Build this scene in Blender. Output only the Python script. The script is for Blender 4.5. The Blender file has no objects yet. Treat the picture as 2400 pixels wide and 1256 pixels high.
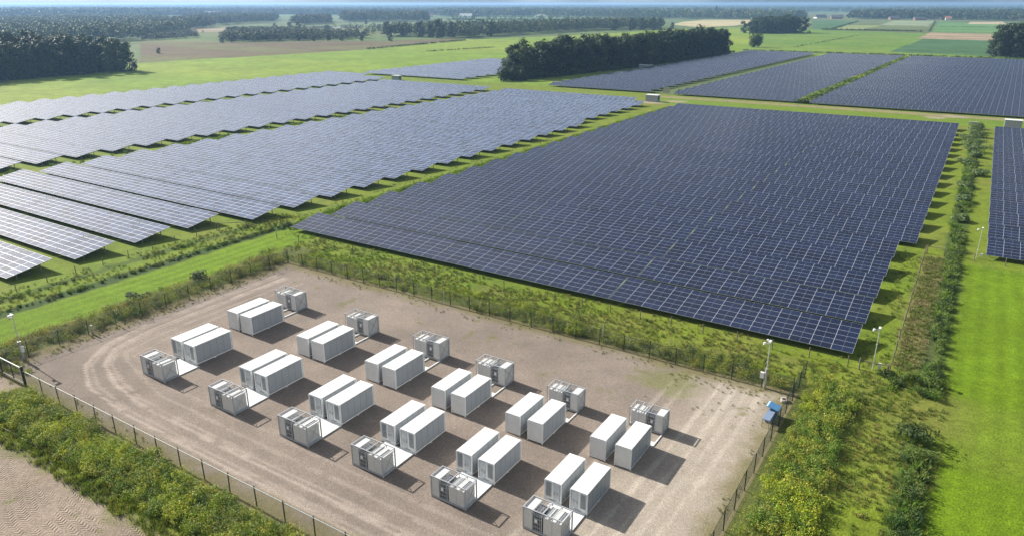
import bpy, math, numpy as np
from math import radians, sin, cos, pi
R = np.random.RandomState(7)
scene = bpy.context.scene
col = scene.collection
# ---------------------------------------------------------------- camera
F, CX, CY, HY, CAMH = 1700., 1200., 628., 11., 40.
PITCH = math.atan((CY-HY)/F); YAW = math.atan(1150/(F/cos(PITCH)))
cam = bpy.data.cameras.new('camera'); co = bpy.data.objects.new('camera', cam); col.objects.link(co)
co.location = (0, 0, CAMH); co.rotation_euler = (pi/2-PITCH, 0, YAW)
cam.sensor_width = 36; cam.lens = 36*F/2400; cam.clip_start = .5; cam.clip_end = 60000
scene.camera = co
_fw = np.array([-sin(YAW)*cos(PITCH), cos(YAW)*cos(PITCH), -sin(PITCH)]); _rt = np.array([cos(YAW), sin(YAW), 0]); _up = np.cross(_rt, _fw)
def G(x, y, z=0.):                      # survey of the photograph: the ground point seen at a pixel
    d = _fw*F+_rt*(x-CX)-_up*(y-CY); t = (z-CAMH)/d[2]
    return (d[0]*t, d[1]*t)
# ---------------------------------------------------------------- light
SUN_EL, SUN_STR, SKY_STR, EXPO = 31., 5.0, .056, .74
sun_dir = np.array([-cos(radians(SUN_EL))*cos(radians(-4)), -cos(radians(SUN_EL))*sin(radians(-4)), sin(radians(SUN_EL))])  # towards the sun
w = bpy.data.worlds.new('World'); scene.world = w; w.use_nodes = True
nt = w.node_tree; nt.nodes.clear()
sk = nt.nodes.new('ShaderNodeTexSky'); sk.sky_type = 'NISHITA'; sk.sun_disc = False
sk.sun_elevation = radians(SUN_EL); sk.sun_rotation = math.atan2(sun_dir[0], sun_dir[1])
sk.altitude = 0; sk.air_density = 1.2; sk.dust_density = 2.5; sk.ozone_density = 1.5
bg = nt.nodes.new('ShaderNodeBackground'); bg.inputs[1].default_value = SKY_STR
out = nt.nodes.new('ShaderNodeOutputWorld'); hs_ = nt.nodes.new('ShaderNodeHueSaturation'); hs_.inputs['Saturation'].default_value = .78; nt.links.new(sk.outputs[0], hs_.inputs['Color']); 
tc_ = nt.nodes.new('ShaderNodeTexCoord'); mp_ = nt.nodes.new('ShaderNodeMapping'); mp_.inputs['Scale'].default_value = (1, 1, 2.6); nt.links.new(tc_.outputs['Generated'], mp_.inputs[0])
cn_ = nt.nodes.new('ShaderNodeTexNoise'); cn_.inputs['Scale'].default_value = 3.2; cn_.inputs['Detail'].default_value = 5; nt.links.new(mp_.outputs[0], cn_.inputs['Vector'])
cr_ = nt.nodes.new('ShaderNodeValToRGB'); cr_.color_ramp.elements[0].position = .46; cr_.color_ramp.elements[0].color = (0, 0, 0, 1); cr_.color_ramp.elements[1].position = .68; cr_.color_ramp.elements[1].color = (1, 1, 1, 1); nt.links.new(cn_.outputs[0], cr_.inputs[0])
cl_ = nt.nodes.new('ShaderNodeMix'); cl_.data_type = 'RGBA'; cl_.inputs[7].default_value = (12, 12.3, 13, 1); cm_ = nt.nodes.new('ShaderNodeMath'); cm_.operation = 'MULTIPLY'; cm_.inputs[1].default_value = .55   # thin broken cloud
nt.links.new(cr_.outputs[0], cm_.inputs[0]); nt.links.new(cm_.outputs[0], cl_.inputs[0]); nt.links.new(hs_.outputs[0], cl_.inputs[6]); nt.links.new(cl_.outputs[2], bg.inputs[0]); nt.links.new(bg.outputs[0], out.inputs[0])
sl = bpy.data.lights.new('sun', 'SUN'); sl.energy = SUN_STR; sl.angle = radians(.55); sl.color = (1, .95, .87)
so = bpy.data.objects.new('sun', sl); col.objects.link(so)
import mathutils
so.rotation_euler = mathutils.Vector(sun_dir).to_track_quat('Z', 'Y').to_euler(); so.location = (0, 0, 100)
scene.view_settings.view_transform = 'Standard'; scene.view_settings.look = 'None'
scene.view_settings.exposure = EXPO; scene.view_settings.gamma = 1
try: scene.cycles.volume_bounces = 1; scene.cycles.max_bounces = 8
except Exception: pass
# ---------------------------------------------------------------- helpers
def noise2(x, y, s, seed=0):
    x = np.asarray(x)/s+seed*17.3; y = np.asarray(y)/s+seed*9.1
    xi = np.floor(x).astype(np.int64); yi = np.floor(y).astype(np.int64); fx = x-xi; fy = y-yi
    fx = fx*fx*(3-2*fx); fy = fy*fy*(3-2*fy)
    def h(a, b):
        n = (a*374761393+b*668265263+seed*1442695041) & 0x7fffffff
        n = ((n ^ (n >> 13))*1274126177) & 0x7fffffff
        return ((n ^ (n >> 16)) & 0xffff)/65535.
    return (h(xi, yi)*(1-fx)+h(xi+1, yi)*fx)*(1-fy)+(h(xi, yi+1)*(1-fx)+h(xi+1, yi+1)*fx)*fy
def fbm(x, y, s, seed=0, o=4):
    r = 0; a = .5; t = 0
    for i in range(o): r = r+a*noise2(x, y, s, seed+i); t += a; a *= .5; s *= .5
    return r/t
def sstep(a, b, x): t = np.clip((np.asarray(x, float)-a)/(b-a), 0, 1); return t*t*(3-2*t)
def tag(o, label=None, cat=None, group=None, kind=None):
    if label: o['label'] = label
    if cat: o['category'] = cat
    if group: o['group'] = group
    if kind: o['kind'] = kind
    return o
def link(name, me, parent=None):
    o = bpy.data.objects.new(name, me); col.objects.link(o)
    if parent: o.parent = parent
    return o
def empty(name, loc, rz=0, scale=1.):
    o = bpy.data.objects.new(name, None); col.objects.link(o); o.location = loc; o.rotation_euler = (0, 0, rz); o.scale = (scale,)*3
    o.empty_display_size = .3
    return o
def copy_tree(o, parent=None):
    kids = [c for c in bpy.data.objects if c.parent == o] if not hasattr(copy_tree, 'kids') else copy_tree.kids.get(o.name, [])
    c = o.copy(); col.objects.link(c)
    if parent: c.parent = parent
    for k in kids: copy_tree(k, c)
    return c
def index_kids():
    d = {}
    for o in bpy.data.objects:
        if o.parent: d.setdefault(o.parent.name, []).append(o)
    copy_tree.kids = d
class MB:
    def __init__(s): s.v = []; s.f = []; s.m = []; s.uv = None
    def quad(s, a, b, c, d, m=0):
        n = len(s.v); s.v += [a, b, c, d]; s.f.append((n, n+1, n+2, n+3)); s.m.append(m)
    def box(s, x0, x1, y0, y1, z0, z1, m=0):
        n = len(s.v)
        s.v += [(x0,y0,z0),(x1,y0,z0),(x1,y1,z0),(x0,y1,z0),(x0,y0,z1),(x1,y0,z1),(x1,y1,z1),(x0,y1,z1)]
        s.f += [(n,n+3,n+2,n+1),(n+4,n+5,n+6,n+7),(n,n+1,n+5,n+4),(n+1,n+2,n+6,n+5),(n+2,n+3,n+7,n+6),(n+3,n,n+4,n+7)]; s.m += [m]*6
        return s
    def bar(s, a, b, w, h=None, m=0):
        h = h or w; a = np.array(a, float); b = np.array(b, float); d = b-a; d /= np.linalg.norm(d)
        u = np.cross(d, (0, 0, 1)) if abs(d[2]) < .95 else np.cross(d, (0, 1, 0)); u /= np.linalg.norm(u); v = np.cross(u, d)
        n = len(s.v)
        for p in (a, b):
            for su, sv in ((-1,-1),(1,-1),(1,1),(-1,1)): s.v.append(tuple(p+u*su*w/2+v*sv*h/2))
        s.f += [(n,n+1,n+2,n+3),(n+7,n+6,n+5,n+4)]+[(n+i,n+4+i,n+4+(i+1)%4,n+(i+1)%4) for i in range(4)]; s.m += [m]*6
        return s
    def tube(s, a, b, r0, r1=None, k=8, m=0, cap=True):
        r1 = r0 if r1 is None else r1; a = np.array(a, float); b = np.array(b, float); d = b-a; d /= np.linalg.norm(d)
        u = np.cross(d, (0, 0, 1)) if abs(d[2]) < .95 else np.cross(d, (0, 1, 0)); u /= np.linalg.norm(u); v = np.cross(u, d); n = len(s.v)
        for p, r in ((a, r0), (b, r1)):
            for i in range(k): s.v.append(tuple(p+(u*cos(2*pi*i/k)+v*sin(2*pi*i/k))*r))
        s.f += [(n+i, n+k+i, n+k+(i+1) % k, n+(i+1) % k) for i in range(k)]; s.m += [m]*k
        if cap: s.f += [tuple(range(n, n+k)), tuple(range(n+2*k-1, n+k-1, -1))]; s.m += [m]*2
        return s
    def mesh(s, name, mats):
        me = bpy.data.meshes.new(name); me.from_pydata([tuple(float(c) for c in v) for v in s.v], [], s.f)
        for m in (mats if isinstance(mats, (list, tuple)) else [mats]): me.materials.append(m)
        if any(s.m): me.polygons.foreach_set('material_index', s.m)
        me.update(); return me
    def build(s, name, mats, parent=None): return link(name, s.mesh(name, mats), parent)
def np_mesh(name, V, Q, mat, tint=None, vcol=None):
    me = bpy.data.meshes.new(name); n = len(Q); k = Q.shape[1]
    me.vertices.add(len(V)); me.vertices.foreach_set('co', np.ascontiguousarray(V, dtype=np.float32).ravel())
    me.loops.add(n*k); me.loops.foreach_set('vertex_index', np.ascontiguousarray(Q, dtype=np.int32).ravel())
    me.polygons.add(n); me.polygons.foreach_set('loop_start', np.arange(0, n*k, k, dtype=np.int32))
    try: me.polygons.foreach_set('loop_total', np.full(n, k, dtype=np.int32))
    except Exception: pass
    me.update(calc_edges=True)
    if tint is not None:
        a = me.attributes.new('tint', 'FLOAT_COLOR', 'FACE'); a.data.foreach_set('color', np.c_[tint, np.ones(n)].astype(np.float32).ravel())
    if vcol is not None:
        a = me.attributes.new('tint', 'FLOAT_COLOR', 'POINT'); a.data.foreach_set('color', np.c_[vcol, np.ones(len(V))].astype(np.float32).ravel())
    me.materials.append(mat)
    return me
# ---------------------------------------------------------------- materials
def newmat(name):
    m = bpy.data.materials.new(name); m.use_nodes = True; t = m.node_tree; t.nodes.clear()
    o = t.nodes.new('ShaderNodeOutputMaterial'); p = t.nodes.new('ShaderNodeBsdfPrincipled'); t.links.new(p.outputs[0], o.inputs[0])
    return m, t, p, o
def N(t, kind, **k):
    n = t.nodes.new(kind)
    for a, b in k.items(): setattr(n, a, b)
    return n
def noise_node(t, vec, scale, detail=4, rough=.55, dist=0):
    n = N(t, 'ShaderNodeTexNoise'); n.inputs['Scale'].default_value = scale; n.inputs['Detail'].default_value = detail
    n.inputs['Roughness'].default_value = rough; n.inputs['Distortion'].default_value = dist; t.links.new(vec, n.inputs['Vector']); return n.outputs['Fac']
def ramp(t, fac, stops):
    r = N(t, 'ShaderNodeValToRGB'); e = r.color_ramp.elements
    while len(e) < len(stops): e.new(.5)
    for i, (p, c) in enumerate(stops): e[i].position = p; e[i].color = (*c, 1) if len(c) == 3 else c
    t.links.new(fac, r.inputs[0]); return r.outputs[0]
def mathn(t, op, a, b=None, clamp=False):
    n = N(t, 'ShaderNodeMath', operation=op); n.use_clamp = clamp
    for i, x in enumerate((a, b)):
        if x is None: continue
        if isinstance(x, (int, float)): n.inputs[i].default_value = x
        else: t.links.new(x, n.inputs[i])
    return n.outputs[0]
def mix(t, fac, a, b, blend='MIX'):
    n = N(t, 'ShaderNodeMix', data_type='RGBA', blend_type=blend)
    for i, x in ((0, fac), (6, a), (7, b)):
        if isinstance(x, (int, float)): n.inputs[i].default_value = x
        elif isinstance(x, tuple): n.inputs[i].default_value = (*x, 1)
        else: t.links.new(x, n.inputs[i])
    return n.outputs[2]
def simple(name, c, rough=.5, metal=0, var=.12, scale=3., spec=.5, bump=0):
    m, t, p, o = newmat(name); g = N(t, 'ShaderNodeNewGeometry')
    f = noise_node(t, g.outputs['Position'], scale)
    cc = ramp(t, f, [(.3, tuple(x*(1-var) for x in c)), (.7, tuple(min(1, x*(1+var)) for x in c))])
    t.links.new(cc, p.inputs['Base Color']); p.inputs['Roughness'].default_value = rough; p.inputs['Metallic'].default_value = metal
    p.inputs['Specular IOR Level'].default_value = spec
    if bump:
        b = N(t, 'ShaderNodeBump'); b.inputs['Strength'].default_value = bump; b.inputs['Distance'].default_value = .02
        t.links.new(noise_node(t, g.outputs['Position'], scale*8), b.inputs['Height']); t.links.new(b.outputs[0], p.inputs['Normal'])
    return m
def ground_mat(name, fine=((6., .25), (1.3, .22), (.25, .15)), bump=.5, bdist=.05, speck=None, tread=False, stripes=None):
    """albedo from the 'tint' attribute, broken up by noise at several sizes (factor 1 +- amount)"""
    m, t, p, o = newmat(name); g = N(t, 'ShaderNodeNewGeometry'); pos = g.outputs['Position']
    a = N(t, 'ShaderNodeAttribute', attribute_name='tint'); c = a.outputs['Color']; h = None
    for sc, am in fine:
        f = noise_node(t, pos, sc, 3, .6)
        k = mathn(t, 'ADD', mathn(t, 'MULTIPLY', mathn(t, 'SUBTRACT', f, .5), am*6), 1.)
        k = mathn(t, 'MAXIMUM', k, .25)
        cb = N(t, 'ShaderNodeCombineColor'); [t.links.new(k, cb.inputs[i]) for i in range(3)]
        c = mix(t, 1., c, cb.outputs[0], 'MULTIPLY')
        h = f if h is None else h
    if speck:
        v = N(t, 'ShaderNodeTexVoronoi'); v.inputs['Scale'].default_value = speck[0]; t.links.new(pos, v.inputs['Vector'])
        sep = N(t, 'ShaderNodeSeparateColor'); t.links.new(v.outputs['Color'], sep.inputs[0])
        kk = mathn(t, 'ADD', mathn(t, 'MULTIPLY', sep.outputs[0], speck[1]*2), 1-speck[1])
        cb = N(t, 'ShaderNodeCombineColor'); [t.links.new(kk, cb.inputs[i]) for i in range(3)]
        c = mix(t, 1., c, cb.outputs[0], 'MULTIPLY')
    b = N(t, 'ShaderNodeBump'); b.inputs['Strength'].default_value = bump; b.inputs['Distance'].default_value = bdist
    if tread:                                   # tractor tyre tread: chevrons pressed into the sand
        wp = N(t, 'ShaderNodeTexNoise'); wp.inputs['Scale'].default_value = .05; wp.inputs['Detail'].default_value = 1; t.links.new(pos, wp.inputs['Vector'])
        sx = N(t, 'ShaderNodeSeparateXYZ'); t.links.new(pos, sx.inputs[0])
        X, Y = sx.outputs[0], sx.outputs[1]
        u = mathn(t, 'ADD', mathn(t, 'MULTIPLY', mathn(t, 'ADD', Y, mathn(t, 'MULTIPLY', X, .42)), 1.05), mathn(t, 'MULTIPLY', wp.outputs[0], 16.))
        s = mathn(t, 'SUBTRACT', mathn(t, 'MULTIPLY', X, 2.6), mathn(t, 'MULTIPLY', Y, .9))
        fr = mathn(t, 'ABSOLUTE', mathn(t, 'SUBTRACT', mathn(t, 'FRACT', u), .5)); s = mathn(t, 'ADD', s, mathn(t, 'MULTIPLY', noise_node(t, pos, 1.1, 2), 1.3)); s = mathn(t, 'ADD', s, mathn(t, 'MULTIPLY', mathn(t, 'FLOOR', u), .37)); lane = ramp(t, fr, [(.36, (1, 1, 1)), (.44, (0, 0, 0))])
        wv = mathn(t, 'SINE', mathn(t, 'MULTIPLY', mathn(t, 'ADD', s, mathn(t, 'MULTIPLY', fr, 2.2)), 6.283))
        patch = mathn(t, 'MULTIPLY', wv, ramp(t, noise_node(t, pos, .35, 3), [(.40, (0, 0, 0)), (.6, (.5, .5, .5))])); patch = mathn(t, 'MULTIPLY', patch, lane)
        hh = mathn(t, 'ADD', mathn(t, 'MULTIPLY', patch, .9), h); t.links.new(hh, b.inputs['Height'])
    else: t.links.new(h, b.inputs['Height'])
    t.links.new(b.outputs[0], p.inputs['Normal']); t.links.new(c, p.inputs['Base Color'])
    p.inputs['Roughness'].default_value = .95; p.inputs['Specular IOR Level'].default_value = .15
    return m
def leaf_mat(name, trans=.25, gain=1.):
    m, t, p, o = newmat(name); a = N(t, 'ShaderNodeAttribute', attribute_name='tint')
    oi = N(t, 'ShaderNodeObjectInfo')
    k = mathn(t, 'ADD', mathn(t, 'MULTIPLY', oi.outputs['Random'], .45), .78*gain)
    cb = N(t, 'ShaderNodeCombineColor'); [t.links.new(k, cb.inputs[i]) for i in range(3)]
    c = mix(t, 1., a.outputs['Color'], cb.outputs[0], 'MULTIPLY')
    t.links.new(c, p.inputs['Base Color']); p.inputs['Roughness'].default_value = .65; p.inputs['Specular IOR Level'].default_value = .25
    tr = N(t, 'ShaderNodeBsdfTranslucent'); t.links.new(c, tr.inputs[0]); mx = N(t, 'ShaderNodeMixShader'); mx.inputs[0].default_value = trans
    t.links.new(p.outputs[0], mx.inputs[1]); t.links.new(tr.outputs[0], mx.inputs[2]); t.links.new(mx.outputs[0], o.inputs[0])
    return m
def panel_mat(name, cell, frame, lw, lh, midline=True):
    """solar modules: UV counts modules (u along the row, v up the slope)"""
    m, t, p, o = newmat(name); uv = N(t, 'ShaderNodeUVMap'); s = N(t, 'ShaderNodeSeparateXYZ'); t.links.new(uv.outputs[0], s.inputs[0])
    U, V = s.outputs[0], s.outputs[1]
    def edge(x, wd): return mathn(t, 'GREATER_THAN', mathn(t, 'ABSOLUTE', mathn(t, 'SUBTRACT', mathn(t, 'FRACT', x), .5)), .5-wd)
    e = mathn(t, 'MAXIMUM', edge(U, lw), edge(V, lh))
    fl = N(t, 'ShaderNodeCombineXYZ'); t.links.new(mathn(t, 'FLOOR', U), fl.inputs[0]); t.links.new(mathn(t, 'FLOOR', V), fl.inputs[1])
    oi = N(t, 'ShaderNodeObjectInfo'); t.links.new(mathn(t, 'MULTIPLY', oi.outputs['Random'], 91.), fl.inputs[2])
    wn = N(t, 'ShaderNodeTexWhiteNoise', noise_dimensions='3D'); t.links.new(fl.outputs[0], wn.inputs[0])
    c = mix(t, wn.outputs[0], tuple(x*.72 for x in cell), tuple(x*1.35 for x in cell))
    if midline:
        mid = mathn(t, 'LESS_THAN', mathn(t, 'ABSOLUTE', mathn(t, 'SUBTRACT', mathn(t, 'FRACT', U), .5)), .006)
        c = mix(t, mathn(t, 'MULTIPLY', mid, .8), c, (.22, .24, .28))
    cells = mathn(t, 'GREATER_THAN', mathn(t, 'ABSOLUTE', mathn(t, 'SUBTRACT', mathn(t, 'FRACT', mathn(t, 'MULTIPLY', U, 12.)), .5)), .47)
    c = mix(t, mathn(t, 'MULTIPLY', cells, .25), c, (.15, .17, .22))
    c = mix(t, e, c, frame); t.links.new(c, p.inputs['Base Color'])
    t.links.new(mathn(t, 'ADD', mathn(t, 'MULTIPLY', e, .3), .14), p.inputs['Roughness'])
    p.inputs['IOR'].default_value = 1.5; p.inputs['Specular IOR Level'].default_value = .5
    g = N(t, 'ShaderNodeNewGeometry'); wob = N(t, 'ShaderNodeBump'); wob.inputs['Strength'].default_value = .004; wob.inputs['Distance'].default_value = .1
    t.links.new(noise_node(t, g.outputs['Position'], .15, 2), wob.inputs['Height']); t.links.new(wob.outputs[0], p.inputs['Normal'])
    return m
M = dict(door_grey=simple('door_grey', (.52, .54, .56), .5), vent=simple('vent_grey', (.15, .16, .17), .5), 
    white=simple('white_paint', (.80, .81, .80), .42, var=.055, scale=1.3), panel_shade_grey=simple('grey_panel_with_shade', (.34, .37, .40), .5, var=.05, scale=.8),  # panel grey darkened to carry the container flank's shade; kiosk doors share it
    seam=simple('seam_dark', (.12, .13, .14), .6), frame_grey=simple('frame_grey', (.42, .44, .46), .45, var=.06), steel=simple('galvanised', (.45, .46, .47), .4, .6),
    dark=simple('dark_grille', (.07, .075, .08), .6), louver=simple('louver_grey', (.25, .27, .28), .5), cab=simple('cabinet_grey', (.62, .62, .60), .5, var=.05),
    deck=simple('deck_white', (.74, .75, .74), .5, var=.05), post=simple('green_post', (.018, .028, .022), .6), wire=simple('fence_wire', (.07, .10, .08), .5),
    rail=simple('pale_rail', (.6, .62, .6), .35, .3), wood=simple('old_wood', (.20, .165, .125), .9, var=.3, scale=6), concrete=simple('concrete', (.42, .40, .36), .9, var=.2, scale=5),
    blue=simple('blue_sheet', (.09, .25, .45), .35, var=.05), blue_light=simple('pale_blue_trim', (.5, .72, .9), .4), slate=simple('slate_blue', (.19, .25, .36), .5),
    brick=simple('brick', (.30, .16, .11), .85, var=.25), roof_red=simple('roof_red', (.42, .15, .08), .8, var=.2, scale=1), roof_dark=simple('roof_dark', (.13, .12, .13), .7, var=.2, scale=1),
    render_w=simple('pale_render', (.75, .73, .68), .8), glass=simple('glass', (.05, .07, .09), .1), bark=simple('bark', (.10, .08, .06), .9, var=.3, scale=2),
    kiosk=simple('kiosk_teal', (.30, .42, .44), .5), red=simple('red', (.6, .05, .04), .6), underside=simple('support_steel', (.30, .31, .32), .5, .5))
M['leaf'] = leaf_mat('leaves', .35); M['tree'] = leaf_mat('tree_leaves', .10, .72); M['grassy'] = leaf_mat('grass_blades', .3)
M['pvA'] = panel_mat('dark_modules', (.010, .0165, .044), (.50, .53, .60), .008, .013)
M['pvB'] = panel_mat('glare_tinted_modules', (.062, .088, .155), (.74, .77, .82), .011, .028, midline=False)  # cell colour lightened and blued to carry the sky glare on the glass
# ---------------------------------------------------------------- ground
def sheet(name, xs, ys, z, colf, mat, keep=None, relief=None, **tags):
    X, Y = np.meshgrid(xs, ys); nx, ny = len(xs), len(ys)
    Z = np.full(X.shape, z, float)
    if relief is not None: Z = Z+relief(X, Y)
    V = np.c_[X.ravel(), Y.ravel(), Z.ravel()]; i = np.arange(nx*ny).reshape(ny, nx)
    Q = np.c_[i[:-1, :-1].ravel(), i[:-1, 1:].ravel(), i[1:, 1:].ravel(), i[1:, :-1].ravel()]
    if keep is not None:
        cx = (X[:-1, :-1]+X[1:, 1:])/2; cy = (Y[:-1, :-1]+Y[1:, 1:])/2; Q = Q[keep(cx, cy).ravel()]
    C = colf(X.ravel(), Y.ravel()); o = link(name, np_mesh(name, V, Q, mat, vcol=C)); o['kind'] = 'structure'; return o
def blend(c, k, d): k = np.asarray(k)[:, None]; return c*(1-k)+np.array(d)*k
LAWN = (.135, .225, .008); GRASS = (.15, .20, .018); DRY = (.20, .17, .06); DKG = (.035, .07, .018); SHADED_SOIL = (.085, .095, .032); SAND = (.36, .31, .255)  # soil tone darkened by paint so gaps in the weeds read as shade
def grass_col(x, y):
    c = np.tile(np.array(GRASS), (len(x), 1)); n = fbm(x, y, 9, 1); n2 = fbm(x, y, 2.5, 5); n3 = fbm(x, y, 40, 9)
    c = blend(c, sstep(.5, .75, n)*.55, (.19, .20, .04)); c = blend(c, sstep(.45, .8, n3)*.5, (.12, .20, .015)); c = blend(c, sstep(.5, .75, n2)*.45, (.08, .13, .02))
    edge = (n2-.5)*1.6
    def rect(x0, x1, y0, y1, f=.8): return sstep(x0-f, x0+f, x+edge)*(1-sstep(x1-f, x1+f, x+edge))*sstep(y0-f, y0+f, y+edge)*(1-sstep(y1-f, y1+f, y+edge))
    mow = .5+.5*np.sin(x*2*pi/2.2+fbm(x, y, 30, 3)*5)
    lawnc = np.array(LAWN)[None]*(.80+.40*mow[:, None]*(fbm(x, y, 18, 4)[:, None]))*(1+.25*(fbm(x, y, 6, 8)[:, None]-.5))
    for r in ((-106.5, -98.2, -20, 90, .6), (2.8, 200, -20, 134.5, .5)):
        k = rect(*r)[:, None]; c = c*(1-k)+lawnc*k
    c = blend(c, rect(2.5, 200, 70, 84, 2)*.35, (.16, .19, .03))
    c = blend(c, rect(-6, 5, 74, 84, 2)*.6, (.15, .16, .035))                       # worn crossing
    c = blend(c, rect(-3.2, 1.0, 88, 136, .7)*.9, (.21, .17, .075)); c = blend(c, rect(-3.2, 1.0, 88, 136, .7)*sstep(.5, .6, fbm(x, y, 5, 12)), (.10, .13, .025))
    c = blend(c, rect(-110, -107, 20, 92, .4)*.9, DKG); c = blend(c, rect(-115, -113, 20, 90, .4)*.6, DKG)
    c = blend(c, rect(-.6, 2.2, 30, 302, .5)*.75*(1-rect(-6, 6, 73.5, 84, .8)), DKG)
    c = blend(c, rect(-98, -91.5, 20, 82, .6)*.8, SHADED_SOIL); c = blend(c, rect(-93, -11, 75.0, 79.5, .6)*.8, SHADED_SOIL); c = blend(c, rect(-12, -5, 20, 80, .4)*.8, SHADED_SOIL)
    c = blend(c, rect(-84, -20, 26.0, 31.2, .3)*.85, SHADED_SOIL)
    c = blend(c, rect(-80, -12, 80, 84.5, .8)*.35*sstep(.4, .6, fbm(x, y, 7, 20)), (.16, .13, .055))
    c = blend(c, rect(-340, 60, 293, 298, .8)*.5, DRY); c = blend(c, rect(-125, 60, 322, 329, .6)*.8, (.27, .22, .13)); c = blend(c, rect(-125, 60, 300, 321, 1)*.5, (.13, .22, .02))
    for (px, py, rr) in ((-120, 303, 7), (-113, 312, 6), (-14, 318, 5), (-8, 324, 6), (10, 300, 4)):
        c = blend(c, (1-sstep(rr*.5, rr, np.hypot(x-px, (y-py)*1.3)+edge*2))*.9, (.33, .27, .2))
    return c
m_grass = ground_mat('meadow_grass', ((5., .26), (1.5, .15), (.35, .12)), .8, .10)
xs = np.r_[np.arange(-420, -130, 1.5), np.arange(-130, 24, .45), np.arange(24, 120, 2.)]; ys = np.r_[np.arange(-30, 15, 3.), np.arange(15, 140, .45), np.arange(140, 336, 1.)]
sheet('grass_field', xs, ys, .0, grass_col, m_grass, keep=lambda x, y: (x > -344.5) & ((x > -330) | (y > 60)))
# yard
def yard_col(x, y):
    c = np.tile(np.array((.225, .186, .155)), (len(x), 1)); c *= (.82+.36*fbm(x, y, 9, 131))[:, None]; n = fbm(x, y, 6, 31); n2 = fbm(x, y, 1.6, 35); d = (n-.5)*8
    c *= (.85+.3*fbm(x, y, 3, 37))[:, None]
    c = blend(c, sstep(-27, -20, x+d*.8+(y-50)*-.10)*.92, SAND)
    # the turning track round the left end and along the front fence
    def path(px, py, wd, amt, cc, cnt=14):
        nonlocal c
        k = np.zeros(len(x))
        for a, b in zip(list(zip(px, py))[:-1], list(zip(px, py))[1:]):
            a = np.array(a); b = np.array(b); ab = b-a; t = np.clip(((x-a[0])*ab[0]+(y-a[1])*ab[1])/(ab@ab), 0, 1)
            q = np.hypot(x-a[0]-ab[0]*t, y-a[1]-ab[1]*t); k = np.maximum(k, 1-sstep(wd*.4, wd, q+(n2-.5)*.5))
        c = blend(c, k*amt, cc)
    for off, a in ((0, .75), (.6, .45), (1.9, .7), (2.5, .45), (4.2, .35), (5.9, .3)):
        path([-88.5+off, -88.3+off, -87+off, -83.5+off*.8, -78+off, -70, -55, -40, -26], [70, 48, 42, 37.5+off*.8, 35+off, 34+off, 33.6+off, 33.4+off, 33+off], .28, a, (.40, .34, .29))
    for xx, a in ((-17.5, .5), (-19.2, .5), (-14.8, .4), (-16.2, .3), (-22.4, .3), (-24, .3)): path([xx-2.5, xx-.8, xx, xx+.3], [31, 45, 58, 74], .3, a, (.52, .46, .38))
    e = np.minimum.reduce([x+91.6, 75.2-y, -11.5-x, y-31.2])
    c = blend(c, (1-sstep(.0, 2.6, e+(n2-.5)*2.2+(n-.5)*2.))*.8, (.15, .135, .05))
    c = blend(c, sstep(.70, .80, n2)*sstep(60, 70, y)*.5, (.13, .15, .03)); c = blend(c, sstep(.78, .84, n2)*.3, (.14, .13, .05))
    c = blend(c, (1-sstep(2, 5.5, np.hypot((x+24), (y-71)*1.4)+(n2-.5)*5))*.55, (.15, .17, .035))
    return c
m_gravel = ground_mat('gravel', ((12., .30), (3.0, .07), (.5, .05)), .6, .03, speck=(13., .16))
sheet('gravel_yard', np.arange(-92.4, -10.9, .3), np.arange(30.9, 76, .3), .012, yard_col, m_gravel)
def sand_col(x, y):
    c = np.tile(np.array((.285, .228, .18)), (len(x), 1)); c *= (.8+.4*fbm(x, y, 4, 41))[:, None]
    c = blend(c, sstep(.55, .72, fbm(x, y, 3, 43))*.4, (.25, .20, .14)); c = blend(c, sstep(.72, .8, fbm(x, y, 1.3, 44))*.6, (.13, .15, .04))
    c = blend(c, sstep(23.6, 25.2, y+(fbm(x, y, 2, 45)-.5)*3)*(x > -83)*.9, (.13, .15, .03)); return c
m_sand = ground_mat('rutted_sand', ((7., .10), (1.5, .12)), 1., .07, speck=(9., .15), tread=True)
sheet('sandy_track', np.arange(-125, -44, .3), np.arange(-6, 31, .3), .02, sand_col, m_sand,
      keep=lambda x, y: (y < 25.4+(noise2(x, y, 1.5, 3)-.5)*.8) | ((x < -84.4) & (y < 31.2) & (x > -98)))
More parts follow.
